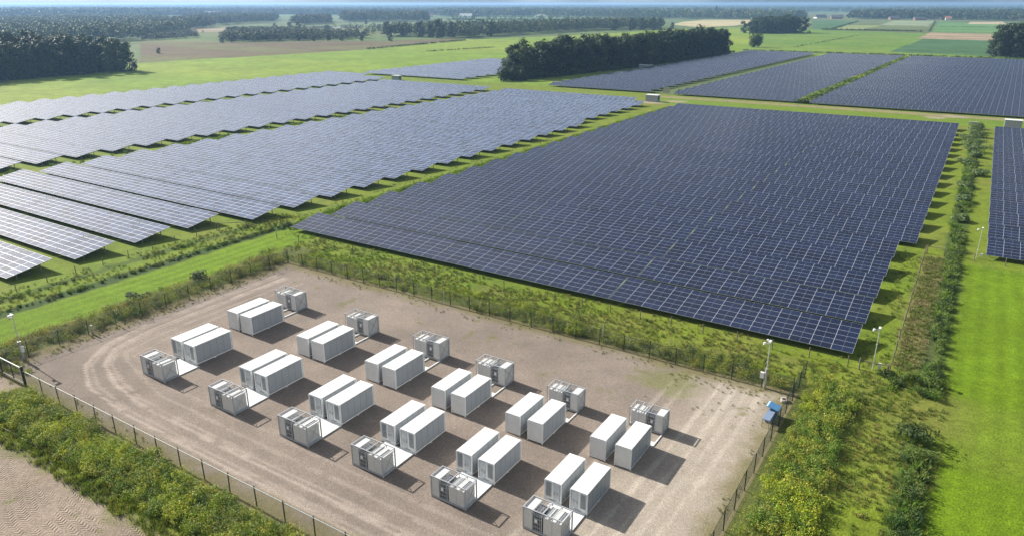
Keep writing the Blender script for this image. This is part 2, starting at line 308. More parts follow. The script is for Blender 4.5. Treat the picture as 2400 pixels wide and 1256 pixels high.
# far country: one sheet to the horizon and the fields laid on it
def far_col(x, y):
    c = np.tile(np.array((.10, .14, .045)), (len(x), 1)); n = fbm(x, y, 260, 51, 3)
    c = blend(c, sstep(.45, .7, n)*.7, (.15, .165, .07)); c = blend(c, sstep(.5, .7, fbm(x, y, 500, 57, 3))*.6, (.075, .13, .045)); return c
m_far = ground_mat('far_fields', ((.02, .14), (.004, .18), (.15, .08)), .3, .3)
g = np.r_[-13000:-3000:500, -3000:3001:100, 3500:13001:500].astype(float)
sheet('ground', g, np.r_[-2500:0:500, 0:3000:60, 3000:13001:400].astype(float), -.12, far_col, m_far)
m_mead = ground_mat('meadow', ((.9, .18), (.15, .18), (.03, .14)), .5, .2)
def poly(name, pts, c, z, var=.3, mat=None, c2=None):
    P = np.array(pts); x0, y0 = P.min(0); x1, y1 = P.max(0); st = max((x1-x0), (y1-y0))/140
    me_x = np.arange(x0, x1+st, st); me_y = np.arange(y0, y1+st, st)
    def inside(x, y):
        r = np.zeros(x.shape, bool)
        for i in range(len(P)):
            a, b = P[i], P[i-1]
            cnd = ((a[1] > y) != (b[1] > y)) & (x < (b[0]-a[0])*(y-a[1])/(b[1]-a[1]+1e-9)+a[0]); r ^= cnd
        return r
    def cf(x, y):
        k = fbm(x*.25+y*.05, y, st*12, 61); cc = np.tile(np.array(c), (len(x), 1))
        return blend(cc, sstep(.4, .65, k)*.8, c2 or tuple(v*(1+var) for v in c))
    o = link(name, None) if False else None
    return sheet(name, me_x, me_y, z, cf, mat or m_mead, keep=inside)
def pp(*q): return [G(*a) for a in q]
Z0 = iter(np.arange(-.10, -.02, .003))
poly('meadow', pp((-150, 330), (-150, 215), (340, 148), (620, 130), (860, 116), (1080, 94), (1300, 86), (1560, 70), (1800, 62), (1820, 110), (1150, 240), (860, 300)), (.15, .235, .022), next(Z0), c2=(.205, .26, .03))
poly('heath', pp((330, 146), (330, 98), (520, 101), (700, 99), (900, 96), (1080, 90), (1060, 96), (860, 116), (620, 131)), (.115, .085, .045), next(Z0), c2=(.12, .125, .04))
poly('marsh_field', pp((330, 98), (330, 88), (480, 68), (900, 60), (900, 88), (1100, 88), (1080, 91), (520, 101)), (.10, .15, .04), next(Z0), c2=(.135, .14, .055))
poly('pasture', pp((1730, 128), (1800, 66), (1780, 54), (1900, 70), (2200, 80), (2420, 86), (2420, 142)), (.115, .20, .03), next(Z0), c2=(.15, .22, .035))
poly('stubble_field', pp((1575, 58), (1640, 65), (1720, 61), (1790, 52), (1800, 47), (1650, 47), (1600, 52)), (.36, .31, .17), next(Z0))
poly('stubble_field', pp((1340, 45), (1470, 46), (1480, 43), (1350, 42.5)), (.36, .31, .17), next(Z0))
poly('crop_field', pp((2085, 122), (2335, 133), (2340, 96), (2165, 91)), (.055, .12, .045), next(Z0), var=.15)
poly('fallow_strip', pp((2150, 91), (2330, 96), (2330, 80), (2180, 77)), (.27, .21, .13), next(Z0), var=.4)
poly('crop_field', pp((1905, 68), (1948, 71), (2015, 51), (1905, 48)), (.06, .13, .045), next(Z0), var=.15)
poly('pale_field', pp((1950, 71), (2020, 70), (2070, 60), (1985, 60)), (.19, .22, .08), next(Z0))
poly('pale_field', pp((2060, 60), (2175, 62), (2192, 50), (2095, 49)), (.20, .24, .13), next(Z0))
poly('green_field', pp((2180, 76), (2330, 80), (2400, 58), (2200, 51)), (.09, .18, .05), next(Z0))
poly('stubble_field', pp((2268, 57), (2360, 58), (2350, 52), (2275, 52)), (.38, .31, .2), next(Z0))
poly('green_field', pp((1060, 58), (1330, 60), (1480, 52), (1400, 43), (1050, 40)), (.11, .17, .06), next(Z0))
poly('green_field', pp((800, 64), (1010, 62), (1100, 50), (990, 50), (800, 54)), (.12, .16, .07), next(Z0))
poly('pale_field', pp((255, 42), (470, 39), (440, 33), (250, 35)), (.20, .25, .13), next(Z0))
poly('green_field', pp((620, 39), (700, 38), (700, 34), (610, 35)), (.14, .2, .09), next(Z0))
poly('heath', pp((440, 76), (600, 74), (600, 67), (450, 65)), (.22, .18, .11), next(Z0))
mw, t_, p_, o_ = newmat('pond_water'); p_.inputs['Base Color'].default_value = (.03, .05, .06, 1); p_.inputs['Roughness'].default_value = .08
def flat(name, pts, z, mat):
    me = bpy.data.meshes.new(name); me.from_pydata([(a, b, z) for a, b in pts], [], [tuple(range(len(pts)))[::-1]]); me.materials.append(mat)
    me.update()
    if me.polygons[0].normal.z < 0: me.flip_normals()
    o = link(name, me); o['kind'] = 'structure'; return o
zp = next(Z0)
flat('pond', pp((712, 63.5), (760, 62.2), (835, 64.2), (832, 66.5), (760, 66.2)), zp, mw)
flat('pond', pp((592, 62.6), (622, 62.2), (624, 64.6), (594, 64.8)), zp, mw)
flat('pond', pp((545, 62.9), (560, 62.7), (560, 64.2), (546, 64.4)), zp, mw)
# ---------------------------------------------------------------- solar tables
TILT = radians(9.3); SL = 7.05; ZL = .8
DY, DZ = SL*cos(TILT), SL*sin(TILT)
_cache = {}
def table_meshes(w, kind):
    key = (round(w, 2), kind)
    if key in _cache: return _cache[key]
    nc = max(1, round(w/2.4)); th = .05; nrm = (0, -sin(TILT), cos(TILT))
    me = bpy.data.meshes.new('panel_surface')
    a = [(0, 0, 0), (w, 0, 0), (w, DY, DZ), (0, DY, DZ)]; b = [(x, y-nrm[1]*th, z-nrm[2]*th) for x, y, z in a]
    me.from_pydata(a+b, [], [(0, 1, 2, 3), (7, 6, 5, 4), (0, 4, 5, 1), (1, 5, 6, 2), (2, 6, 7, 3), (3, 7, 4, 0)])
    me.materials.append(M['pv'+kind]); me.materials.append(M['steel']); me.polygons.foreach_set('material_index', [0, 1, 1, 1, 1, 1])
    uv = me.uv_layers.new(name='UVMap'); uvs = [(0, 0), (nc, 0), (nc, 6), (0, 6)]+[(.5, .5)]*20
    for i, l in enumerate(uv.data): l.uv = uvs[i] if i < 4 else (.5, .5)
    # support: rails along the row and rafters with inner posts
    s = MB()
    for q in (.18, .82): y, z = DY*q, DZ*q-.14; s.bar((.1, y, z), (w-.1, y, z), .1, .12)
    leg = []; nb = max(2, round(w/4.8)+1); xsb = np.linspace(.6, w-.6, nb)
    for i, x in enumerate(xsb):
        s.bar((x, DY*.1, DZ*.1-.26), (x, DY*.93, DZ*.93-.26), .08, .1)
        if 0 < i < nb-1:
            s.bar((x, DY*.24, -ZL-.1), (x, DY*.24, DZ*.24-.3), .1); s.bar((x, DY*.76, -ZL-.1), (x, DY*.76, DZ*.76-.3), .1)
    sup = s.mesh('support_frame', M['underside'])
    legs = []
    for x in (xsb[0], xsb[-1]):
        for q in (.24, .76): legs.append(((x, DY*q, 0), MB().box(-.06, .06, -.06, .06, -ZL-.1, DZ*q-.3).mesh('leg', M['underside'])))
    _cache[key] = (me, sup, legs); return _cache[key]
def table(x0, x1, y, kind, label, cat='solar table', group='rows of solar tables in the field'):
    r = empty('solar_table', (x0, y, ZL)); r.rotation_euler = (R.normal()*.0035, 0, 0); tag(r, label, cat, group)
    pan, sup, legs = table_meshes(x1-x0, kind)
    link('panel_surface', pan, r); link('support_frame', sup, r)
    for loc, l in legs: o = link('leg', l, r); o.location = loc
ORD = ['first', 'second', 'third', 'fourth', 'fifth', 'sixth', 'seventh', 'eighth', 'ninth', 'tenth', 'eleventh', 'twelfth', 'thirteenth', 'fourteenth', 'fifteenth', 'sixteenth', 'seventeenth', 'eighteenth',
       'nineteenth', 'twentieth', 'twenty-first', 'twenty-second', 'twenty-third', 'twenty-fourth', 'twenty-fifth', 'twenty-sixth', 'twenty-seventh', 'twenty-eighth', 'twenty-ninth', 'thirtieth', 'thirty-first', 'thirty-second', 'thirty-third', 'thirty-fourth']
gA = 'tables of the large dark block behind the yard'
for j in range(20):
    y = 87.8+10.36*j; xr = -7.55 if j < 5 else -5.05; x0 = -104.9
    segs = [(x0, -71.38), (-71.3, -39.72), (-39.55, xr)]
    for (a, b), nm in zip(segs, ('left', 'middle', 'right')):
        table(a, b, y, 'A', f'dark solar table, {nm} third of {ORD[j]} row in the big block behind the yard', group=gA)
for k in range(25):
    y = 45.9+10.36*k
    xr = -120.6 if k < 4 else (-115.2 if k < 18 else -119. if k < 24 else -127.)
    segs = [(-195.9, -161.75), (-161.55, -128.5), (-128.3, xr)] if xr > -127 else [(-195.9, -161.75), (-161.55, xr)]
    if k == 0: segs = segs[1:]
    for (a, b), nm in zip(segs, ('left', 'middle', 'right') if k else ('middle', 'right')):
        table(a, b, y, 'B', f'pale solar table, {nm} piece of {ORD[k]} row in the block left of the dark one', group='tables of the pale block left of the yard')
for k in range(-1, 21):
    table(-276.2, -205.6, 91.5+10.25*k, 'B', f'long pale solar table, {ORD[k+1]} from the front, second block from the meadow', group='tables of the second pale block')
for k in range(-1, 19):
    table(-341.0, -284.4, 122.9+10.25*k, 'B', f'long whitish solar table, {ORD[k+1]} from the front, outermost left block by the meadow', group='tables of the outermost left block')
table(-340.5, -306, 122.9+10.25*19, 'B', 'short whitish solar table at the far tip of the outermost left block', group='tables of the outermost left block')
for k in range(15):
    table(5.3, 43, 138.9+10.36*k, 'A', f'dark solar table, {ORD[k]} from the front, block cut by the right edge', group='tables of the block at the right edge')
for k in range(13):
    table(-321.5, -247, 337+10.36*k, 'B', f'grey-blue solar table, {ORD[k]} from the front, small block left of the tree belt', group='tables of the small block left of the tree belt')
for k in range(33):
    y = 335.5+10.36*k; dx = .026*(y-335)
    table(-191.3+dx, -135.2+dx, y, 'A', f'grey-blue solar table, {ORD[k]} from the front, long block beside the tree belt', group='tables of the long block beside the tree belt')
    table(-122.6+dx, -67.6+dx, y-2, 'A', f'grey-blue solar table, {ORD[k]} from the front, middle one of the far blocks', group='tables of the middle far block')
    if k % 1 == 0: table(-61.3+dx*.9, 46+dx*.9, y-3.5, 'A', f'dark blue solar table, {ORD[k]} from the front, far right block', group='tables of the far right block')
# ---------------------------------------------------------------- battery containers
def unit(kind):
    """origin at the base centre of the front (door) face; x across, y to the back; 2.05 x 5.15 x 2.5"""
    W, L, H = 1.025, 5.15, 2.5; r = empty('battery_container', (0, 0, 0))
    b = MB().box(-W+.02, W-.02, .02, L-.02, .16, H-.07)
    if kind == 'plain':
        for i in range(22): x = -W+.12+i*.083; b.box(x, x+.03, .003, .02, .25, H-.2)
    b.build('body', M['white'] if kind != 'plain' else M['white'], r)
    rf = MB().box(-W-.01, W+.01, -.02, L+.02, H-.07, H)
    rf.build('roof', M['white'], r)
    bo = MB()
    for s in (-1, 1):
        for i in range(26): bo.box(s*(W-.06)-.018, s*(W-.06)+.018, .15+i*.19, .19+i*.19, H, H+.02)
    bo.build('roof_bolts', M['louver'], r)
    for sx in (-1, 1):
        for y in (0, L): MB().box(sx*W-.055, sx*W+.055, y-.055, y+.055, 0, H-.072).build('corner_post', M['frame_grey'] if False else M['white'], r)
    f = MB()
    for sx in (-1, 1): f.bar((sx*(W), .056, .17), (sx*(W), L-.056, .17), .09, .14); f.box(sx*W-.07, sx*W+.07, L/2-.08, L/2+.08, 0, .1)
    for y in (0, L): f.bar((-W+.056, y, .17), (W-.056, y, .17), .09, .14)
    f.build('base_frame', M['white'], r)
    # right-hand flank: tall service panels between dark seams, greyed to carry the sunless side's shade
    n = 5
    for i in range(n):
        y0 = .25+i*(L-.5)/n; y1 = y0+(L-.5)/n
        MB().box(W-.02, W+.012, y0+.022, y1-.022, .3, H-.16).build('side_panel', M['panel_shade_grey'], r)
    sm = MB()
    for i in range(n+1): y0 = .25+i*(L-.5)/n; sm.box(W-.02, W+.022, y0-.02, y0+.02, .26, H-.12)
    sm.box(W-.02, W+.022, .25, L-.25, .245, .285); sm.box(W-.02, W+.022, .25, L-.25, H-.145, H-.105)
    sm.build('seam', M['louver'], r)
    if kind != 'plain':
        s = 1 if kind == 'vent_right' else -1
        v = MB().box(*sorted((s*.18, s*.88)), -.03, .02, .62, H-.2).build('vent_door', M['frame_grey'], r)
        g = MB()
        for i in range(22): z = .72+i*.07; g.box(*sorted((s*.26, s*.80)), -.045, -.031, z, z+.03)
        g.build('louvre', M['louver'], v)
        for z in (1.0, 1.45, 1.9): MB().tube((s*.53, -.048, z), (s*.53, -.065, z), .05, k=10).build('fan_hub', M['frame_grey'], v)
        d = MB().box(*sorted((-s*.84, -s*.06)), -.03, .02, .42, H-.2).build('door', M['door_grey'], r)
        MB().box(*sorted((-s*.16, -s*.2)), -.06, -.031, 1.0, 1.35).build('handle', M['dark'], d)
        e = MB(); x0 = -s*.52
        for a in ((x0-.14, x0+.14, 1.36, 1.385), (x0-.14, x0+.14, 1.12, 1.145), (x0-.14, x0-.115, 1.145, 1.36), (x0+.115, x0+.14, 1.145, 1.36), (x0-.05, x0+.02, .9, .92), (x0-.05, x0+.02, .82, .84)):
            e.box(a[0], a[1], -.042, -.031, a[2], a[3])
        e.build('latch_plate', M['dark'], d)
        hg = MB()
        for i in range(7): hg.box(*sorted((-s*.87, -s*.9)), -.04, .0, .5+i*.27, .62+i*.27)
        hg.build('hinge', M['dark'], d)
        MB().box(-.5, .35, -.012, .02, .3, .34).build('label_strip', M['louver'], r)
    return r
def skid(mir):
    """transformer skid: open frame 4.1 x 1.9 x 2.4, origin at its lower front right corner (x to the left is negative)"""
    r = empty('transformer_skid', (0, 0, 0)); Lx, D, H = 4.1, 1.9, 2.4
    X = (lambda a: -Lx-a) if mir else (lambda a: a)          # mirror across the middle
    def B(mb, a, b, *rest): a, b = X(a), X(b); return mb.box(min(a, b), max(a, b), *rest)
    f = MB(); B(f, -Lx, 0, 0, D, .08, .22); B(f, -Lx+.1, -.1, .1, D-.1, .22, .25)
    for a in (-Lx, -.12, -2.0):
        for y in (.0, D-.12): B(f, a, a+.12, y, y+.12, 0, .08)
    f.build('base', M['frame_grey'], r)
    for a in (-Lx+.05, -.05):
        for y in (.05, D-.05): MB().box(X(a)-.05, X(a)+.05, y-.05, y+.05, .22, H).build('post', M['frame_grey'], r)
    t = MB()
    for y in (.05, D-.05): t.bar((X(-Lx+.1), y, H-.04), (X(-.1), y, H-.04), .08)
    for a in (-Lx+.05, -2.06, -.05, -1.08): t.bar((X(a), .1, H-.04), (X(a), D-.1, H-.04), .08)
    for a in (-1.08, -2.06):
        for y in (.05, D-.05): t.bar((X(a), y, H-.36), (X(a), y, H-.08), .06)
    t.build('top_rail', M['frame_grey'], r)
    c = MB(); B(c, -Lx+.12, -Lx+.98, .04, D-.04, .25, H-.14); cb = c.build('cabinet', M['cab'], r)
    # switchgear bay: dark mesh of bars
    g = MB(); B(g, -Lx+1.0, -Lx+1.95, .2, D-.2, .25, 1.85); g.build('switchgear', M['dark'], r)
    g = MB()
    for i in range(6): a = -Lx+1.02+i*.185; g.bar((X(a), .03, .25), (X(a), .03, H-.2), .035 if i % 5 else .07)
    for z in (.3, .7, 1.15, 1.6, 1.95, H-.24): g.bar((X(-Lx+1.02), .03, z), (X(-Lx+1.95), .03, z), .04)
    g.build('grille', M['frame_grey'], r)
    p = MB(); B(p, -Lx+1.25, -Lx+1.52, -.01, .012, 1.2, 1.55); p.build('notice_plate', M['white'], r)
    g = MB()
    for i in range(5): y = .25+i*.34; g.bar((X(-Lx+1.02), y, H-.1), (X(-Lx+1.98), y, H-.1), .03)
    for i in range(5): a = -Lx+1.1+i*.2; g.bar((X(a), .12, H-.13), (X(a), D-.12, H-.13), .03)
    for i in range(3): B(g, -Lx+1.15+i*.28, -Lx+1.3+i*.28, .5, 1.3, 1.9, 2.08)
    g.build('top_grille', M['steel'], r)
    ht = 2.0
    for a, b in ((-2.0, -1.12), (-1.09, -.22)):
        q = MB(); B(q, a, b, .06, D-.1, .25, ht); q.build('transformer_housing', M['cab'], r)
    q = MB()
    for i in range(3): B(q, -1.98+i*.62, -1.94+i*.62, .07, D-.1, ht, ht+.05)
    q.build('housing_rib', M['louver'], r)
    a = X(-.03)
    MB().bar((a, .1, .3), (a, D-.1, H-.15), .045).bar((a, .1, H-.15), (a, D-.1, .3), .045).build('cross_brace', M['frame_grey'], r)
    if mir: MB().bar((X(-Lx+.03), .1, .3), (X(-Lx+.03), D-.1, H-.15), .045).bar((X(-Lx+.03), .1, H-.15), (X(-Lx+.03), D-.1, .3), .045).build('cross_brace', M['frame_grey'], r)
    return r
def deck():
    r = empty('cable_deck', (0, 0, 0))
    for i in range(6): MB().box(-3.6, 0, .03+i*.43, .03+i*.43+.415, .08, .14).build('deck_plate', M['deck'], r)
    MB().box(-3.6, -3.5, 0, 2.6, 0, .078).box(-.1, 0, 0, 2.6, 0, .078).box(-1.9, -1.8, 0, 2.6, 0, .078).build('bearer', M['frame_grey'], r)
    return r
def rails():
    r = empty('connecting_frame', (0, 0, 0))
    for x in (-.16, -1.9): MB().box(x, x+.16, 0, 3.1, .02, .14).build('rail', M['deck'], r)
    MB().box(-1.72, -.18, .05, .95, .03, .1).build('tray', M['deck'], r)
    return r
U = dict(vr=unit('vent_right'), vl=unit('vent_left'), pl=unit('plain')); SF, SB, DK, RL = skid(False), skid(True), deck(), rails()
index_kids(); used = set()
def place(src, loc, sc, label, cat, group, sx=None):
    if src.name in used: o = copy_tree(src)
    else: o = src; used.add(src.name)
    o.location = loc; o.scale = (sx or sc, sc, sc); tag(o, label, cat, group)
fr = [(-72.4, 44.6, 1.0), (-59.5, 44.3, .985), (-48.6, 44.3, .96), (-39.1, 44.5, .91), (-30.2, 44.6, .875), (-21.4, 45.3, .86)]
sf = [(-71.8, 40.05, 1.0), (-59.3, 39.8, .97), (-48.5, 39.8, .98), (-39.2, 40.1, .93), (-30.3, 40.4, .90), (-21.5, 41.2, .90)]
br = [(-73.6, 53.6, 1.01), (-60.2, 53.2, 1.0), (-48.8, 52.9, .97), (-39.0, 52.4, .93), (-29.8, 52.4, .90), (-20.9, 53.1, .90)]
sb = [(-74.6, 61.9, 1.02), (-60.6, 61.3, 1.0), (-48.8, 60.8, 1.0), (-38.9, 59.8, .97), (-29.6, 59.3, .90), (-20.6, 60.1, .88)]
WH = ['leftmost', 'second from the left', 'third from the left', 'fourth from the left', 'fifth from the left', 'rightmost']
for i in range(6):
    x, y, s = fr[i]; n = WH[i]; wx = (.94, .91, .88, .84, .80, .77)[i]; gp = (2.42, 2.5, 2.52, 2.47, 2.42, 2.45)[i]
    place(U['vr'], (x-1.08*wx, y, 0), s, f'white container, vent on the right, right one of {n} front pair', 'container', 'battery containers with doors to the front', wx)
    place(U['vl'], (x-1.08*wx-gp, y, 0), s, f'white container, vent on the left, left one of {n} front pair', 'container', 'battery containers with doors to the front', wx)
    x, y, s = br[i]
    place(U['pl'], (x-1.08*wx, y, 0), s, f'plain-fronted white container, right one of {n} pair in back row', 'container', 'battery containers with plain fronts', wx)
    place(U['pl'], (x-1.08*wx-2.56, y, 0), s, f'plain-fronted white container, left one of {n} pair in back row', 'container', 'battery containers with plain fronts', wx)
    x, y, s = sf[i]
    place(SF, (x, y, 0), s, f'grey open-frame transformer skid before the front row, {n}', 'transformer', 'transformer skids along the front')
    xf, yf, s2 = fr[i]; y0 = y+1.9*s+.02
    place(DK, (x-.05, y0, 0), (yf-y0-.03)/2.6, f'low white plank deck between skid and containers, {n} in the front row', 'deck', 'white decks behind the front skids')
    x, y, s = sb[i]
    place(SB, (x, y, 0), s, f'grey open-frame transformer skid behind the back row, {n}', 'transformer', 'transformer skids along the back')
    xb, yb, s2 = br[i]; y0 = yb+5.2*s2
    place(RL, (x, y0, 0), (y-y0-.03)/3.1, f'low white frame of two rails behind the {n} back-row pair', 'frame', 'white connecting frames of the back row')
# ---------------------------------------------------------------- fences
def mesh_fence(name, p0, p1, h, step, label, top='post', topw=.03, grid=.1):
    p0 = np.array(p0, float); p1 = np.array(p1, float); L = np.linalg.norm(p1-p0); d = (p1-p0)/L
    r = empty(name, (*p0, 0), math.atan2(d[1], d[0])); tag(r, label, 'fence')
    n = max(1, round(L/step)); pm = MB().box(-.037, .037, -.037, .037, 0, h+.15).mesh('post', M['post'])
    for i in range(n+1): o = link('post', pm, r); o.location = (L*i/n, .0, 0); o.rotation_euler = (R.normal()*.015, R.normal()*.015, 0)
    m = MB(); tw = .005
    for i in range(int(L/grid)):
        x = i*grid; m.quad((x, -.045, .05), (x+tw, -.045, .05), (x+tw, -.045, h), (x, -.045, h))
        m.quad((x, -.045, .05), (x, -.045+tw, .05), (x, -.045+tw, h), (x, -.045, h))
    for z in np.arange(.1, h, .2): m.bar((0, -.05, z), (L, -.05, z), .007)
    m.build('wire_mesh', M['wire'], r)
    MB().bar((0, -.05, h), (L, -.05, h), topw).build('top_rail', M[top], r)
    return r
mesh_fence('wire_fence', (-84.1, 31.35), (-14, 31.35), 2.0, 3.45, 'thin dark wire fence along the near side of the gravel yard', top='rail', topw=.045)
mesh_fence('wire_fence', (-91.6, 31.5), (-91.6, 75.2), 2.0, 3.5, 'dark green wire fence in front of the weeds on the left side of the yard')
mesh_fence('wire_fence', (-91.5, 75.3), (-11.6, 75.3), 2.0, 3.4, 'dark wire fence half hidden by weeds along the back of the yard')
mesh_fence('wire_fence', (-11.3, 80), (-11.3, 31.4), 2.0, 3.1, 'green wire fence on the right side of the yard beside the tall hedge')
# gate frame at the near left corner
r = empty('yard_gate', (-84.3, 31.35, 0)); tag(r, 'heavy dark gate with pale top rail at the near left corner of the yard', 'gate')
MB().box(-.11, .11, -.11, .11, 0, 2.45).build('gate_post', M['post'], r)
MB().bar((-.12, 0, 2.2), (-8, 0, 2.2), .09).build('top_rail', M['rail'], r)
MB().bar((-.12, 0, .25), (-8, 0, .25), .08).build('bottom_rail', M['steel'], r)
for x in (-2.6, -5.2, -7.9): MB().box(x-.04, x+.04, -.04, .04, .3, 2.15).build('upright', M['post'], r)
m = MB()
for i in range(52): m.bar((-.3-i*.15, .02, .3), (-.3-i*.15, .02, 2.15), .012)
m.build('bars', M['wire'], r)
def wood_fence(pts, label, step=4.4, h=1.3, mat='wood', wires=(.35, .7, 1.05), name='post_fence', rad=.07, jit=.03):
    r = empty(name, (*pts[0], 0)); tag(r, label, 'fence'); o0 = np.array(pts[0], float); pm = MB().tube((0, 0, 0), (0, 0, h), rad, rad*.85, 7).mesh('post', M[mat]); wr = MB()
    for a, b in zip(pts[:-1], pts[1:]):
        a = np.array(a, float)-o0; b = np.array(b, float)-o0; L = np.linalg.norm(b-a); n = max(1, round(L/step))
        for i in range(n+(b is not None and 1)):
            q = a+(b-a)*i/n; o = link('post', pm, r); o.location = (q[0], q[1], 0); o.rotation_euler = (R.normal()*jit, R.normal()*jit, R.rand()*3); o.scale = (1, 1, 1+R.normal()*.04)
        for z in wires: wr.bar((a[0], a[1], z), (b[0], b[1], z), .008)
    wr.build('wire', M['wire'], r); return r
wood_fence([(-103.3, 83), (-98.7, 84), (-3.3, 85.8)], 'straight line of wooden posts with thin wire before the big dark solar block')
wood_fence([(-115.2, 36), (-117, 80.5)], 'line of wooden posts with thin wire at the right ends of the pale solar rows')
def brace(name, a, b, label, hl=1.35):
    r = empty(name, (*a, 0)); tag(r, label, 'fence brace'); b = np.array(b)-np.array(a)
    for q in ((0, 0), tuple(b)): MB().tube((*q, 0), (*q, hl+.15), .09, .08, 8).build('post', M['wood'], r)
    MB().tube((0, 0, hl-.1), (b[0], b[1], hl-.1), .06, .06, 7).build('rail', M['wood'], r)
brace('corner_brace', (-6.4, 85.5), (-3.45, 85.6), 'wooden post-and-rail brace beside the slim camera mast at the dark block corner')
brace('corner_brace', (-3.2, 137.3), (-.6, 137.2), 'wooden post-and-rail brace near the ditch at the far end of the hay strip')
brace('corner_brace', (-117, 81), (-113.5, 84.5), 'wooden post-and-rail brace at the left rear corner above the curving weed strip')
wood_fence([(-3.3, 86.2), (-3.4, 137)], 'dense line of leaning wooden posts and netting between dark solar block and hay strip', step=3.6, wires=(.3, .6, .9, 1.2), h=1.45, rad=.085)
m = MB()
wood_fence([(-.6, 137), (30, 136.4)], 'short wire fence before the solar block at the right edge', step=4.6)
for a, b, l in (((-343.5, 150), (-343.5, 326), 'row of thin posts between the outermost left solar block and the meadow'), ((-325, 330.5), (-200, 326), 'row of tall thin posts across the grass lane before the small far block'),
                ((-190, 326), (-126, 321), 'row of tall thin posts across the lane before the long far block'), ((-108, 322), (40, 312), 'row of tall thin posts beyond the big dark block')):
    wood_fence([a, b], l, step=7.5, h=1.9, mat='steel', rad=.07)
# ---------------------------------------------------------------- yard furniture
def mast(x, y, h, label, box_side=1, thick=True, arm=True, leanx=0):
    r = empty('camera_mast', (x, y, 0)); tag(r, label, 'camera mast'); r.rotation_euler = (0, leanx, 0)
    if thick: MB().tube((0, 0, 0), (0, 0, 2.3), .16, .14, 10).tube((0, 0, 2.3), (0, 0, 2.42), .19, .19, 10).build('base_column', M['steel'], r)
    MB().tube((0, 0, 2.3 if thick else 0), (0, 0, h-.1), .06, .045, 8).tube((0, 0, 3.2), (0, 0, 3.3), .09, .09, 8).build('pole', M['rail'], r)
    b = MB().box(box_side*.4-.2, box_side*.4+.2, -.14, .14, 1.2, 1.9) if thick else MB().box(.5, .85, -.12, .12, .5, 1.0)
    b.build('junction_box', M['white'], r)
    if not thick: MB().box(.65, .7, -.03, .03, 0, .498).build('box_leg', M['steel'], r)
    MB().bar((0, 0, h-.35), (-.55, -.15, h-.3), .05).build('arm', M['rail'], r)
    MB().tube((-.55, -.15, h-.25), (-.55, -.15, h-.5), .13, .15, 10).tube((-.55, -.15, h-.5), (-.55, -.15, h-.64), .12, .05, 10, m=1).build('dome_camera', [M['white'], M['dark']], r)
    MB().box(-.12, .12, -.5, .12, h-.1, h+.06).build('camera', M['white'], r)
    if arm: MB().box(-.4, -.2, -.12, .1, h-.02, h+.1).build('second_camera', M['white'], r)
mast(-91.3, 34.4, 5.85, 'tall grey camera mast in the near left corner of the yard', leanx=0)
mast(-14.55, 75.1, 5.8, 'grey camera mast with thick foot in the back right corner of the yard', box_side=-1)
mast(-5.05, 86.3, 5.4, 'slim pale camera mast beside the right corner of the big dark block', thick=False, arm=False)
mast(4.0, 138.5, 5.4, 'slim pale camera mast at the corner of the right-edge solar block', thick=False, arm=False)
for (px, py, h, l) in ((218, 783, 1.25, 'short grey steel bollard by the left fence'),):
    r = empty('bollard', (*G(px, py), 0)); tag(r, l, 'bollard'); MB().tube((0, 0, 0), (0, 0, h), .13, .13, 10).build('shaft', M['steel'], r); MB().tube((0, 0, h), (0, 0, h+.05), .15, .12, 10).build('cap', M['rail'], r)
for (px, py, h, l) in ((806, 645, 1.7, 'thin white stake in the weeds behind the back fence, nearer the left'), (1041, 713, 1.9, 'thin white stake in the weeds behind the back fence, nearer the middle'), (1412, 800, 2.2, 'thin pale stake in the weeds near the camera mast')):
    r = empty('marker_stake', (*G(px, py), 0)); tag(r, l, 'stake', 'white stakes in the weeds'); MB().tube((0, 0, 0), (0, 0, h), .03, .03, 6).build('rod', M['white'], r); MB().tube((0, 0, h), (0, 0, h+.12), .045, .045, 6).build('tip', M['white'], r)
r = empty('equipment_locker', (-12.4, 66.9, 0), -.03, .88); tag(r, 'long grey steel locker with raised blue hood beside the right fence', 'locker')
m = MB().box(-.42, .42, 0, 2.5, 1.02, 1.1); m.build('grey_lid', M['slate'], r)
m = MB().box(-.36, .36, 1.2, 2.45, .1, 1.018); m.build('body', M['slate'], r)
for x in (-.40, .34):
    for y in (.03, 2.4): MB().box(x, x+.06, y, y+.06, 0, 1.018 if y < 1 else .1).build('leg', M['steel'], r)
m = MB(); a = [(-.5, 2.3, 1.5), (.72, 2.3, 1.2), (.72, 3.7, 1.2), (-.5, 3.7, 1.5)]; m.v += a+[(x, y, z+.08) for x, y, z in a]
m.f += [(3, 2, 1, 0), (4, 5, 6, 7), (0, 1, 5, 4), (1, 2, 6, 5), (2, 3, 7, 6), (3, 0, 4, 7)]; m.m += [0]*6; m.build('hood', M['blue'], r)
MB().box(-.68, -.51, 2.3, 3.7, 1.40, 1.58).build('hood_trim', M['blue_light'], r)
MB().box(-.4, .6, 2.52, 3.6, .1, 1.15).build('hood_base', M['slate'], r)
r = empty('manhole_ring', (*G(1838, 940), 0)); tag(r, 'small pale concrete ring on the gravel beside the right fence', 'ring')
m = MB()
for i in range(16):
    a0, a1 = 2*pi*i/16, 2*pi*(i+1)/16
    P = lambda rr, a, z: (rr*cos(a), rr*sin(a), z)
    m.quad(P(.42, a0, .3), P(.42, a1, .3), P(.27, a1, .3), P(.27, a0, .3)); m.quad(P(.42, a0, 0), P(.42, a1, 0), P(.42, a1, .3), P(.42, a0, .3)); m.quad(P(.27, a1, .02), P(.27, a0, .02), P(.27, a0, .3), P(.27, a1, .3))
m.build('ring', M['concrete'], r); MB().tube((0, 0, .0), (0, 0, .15), .27, .27, 12).build('cover', M['brick'], r)
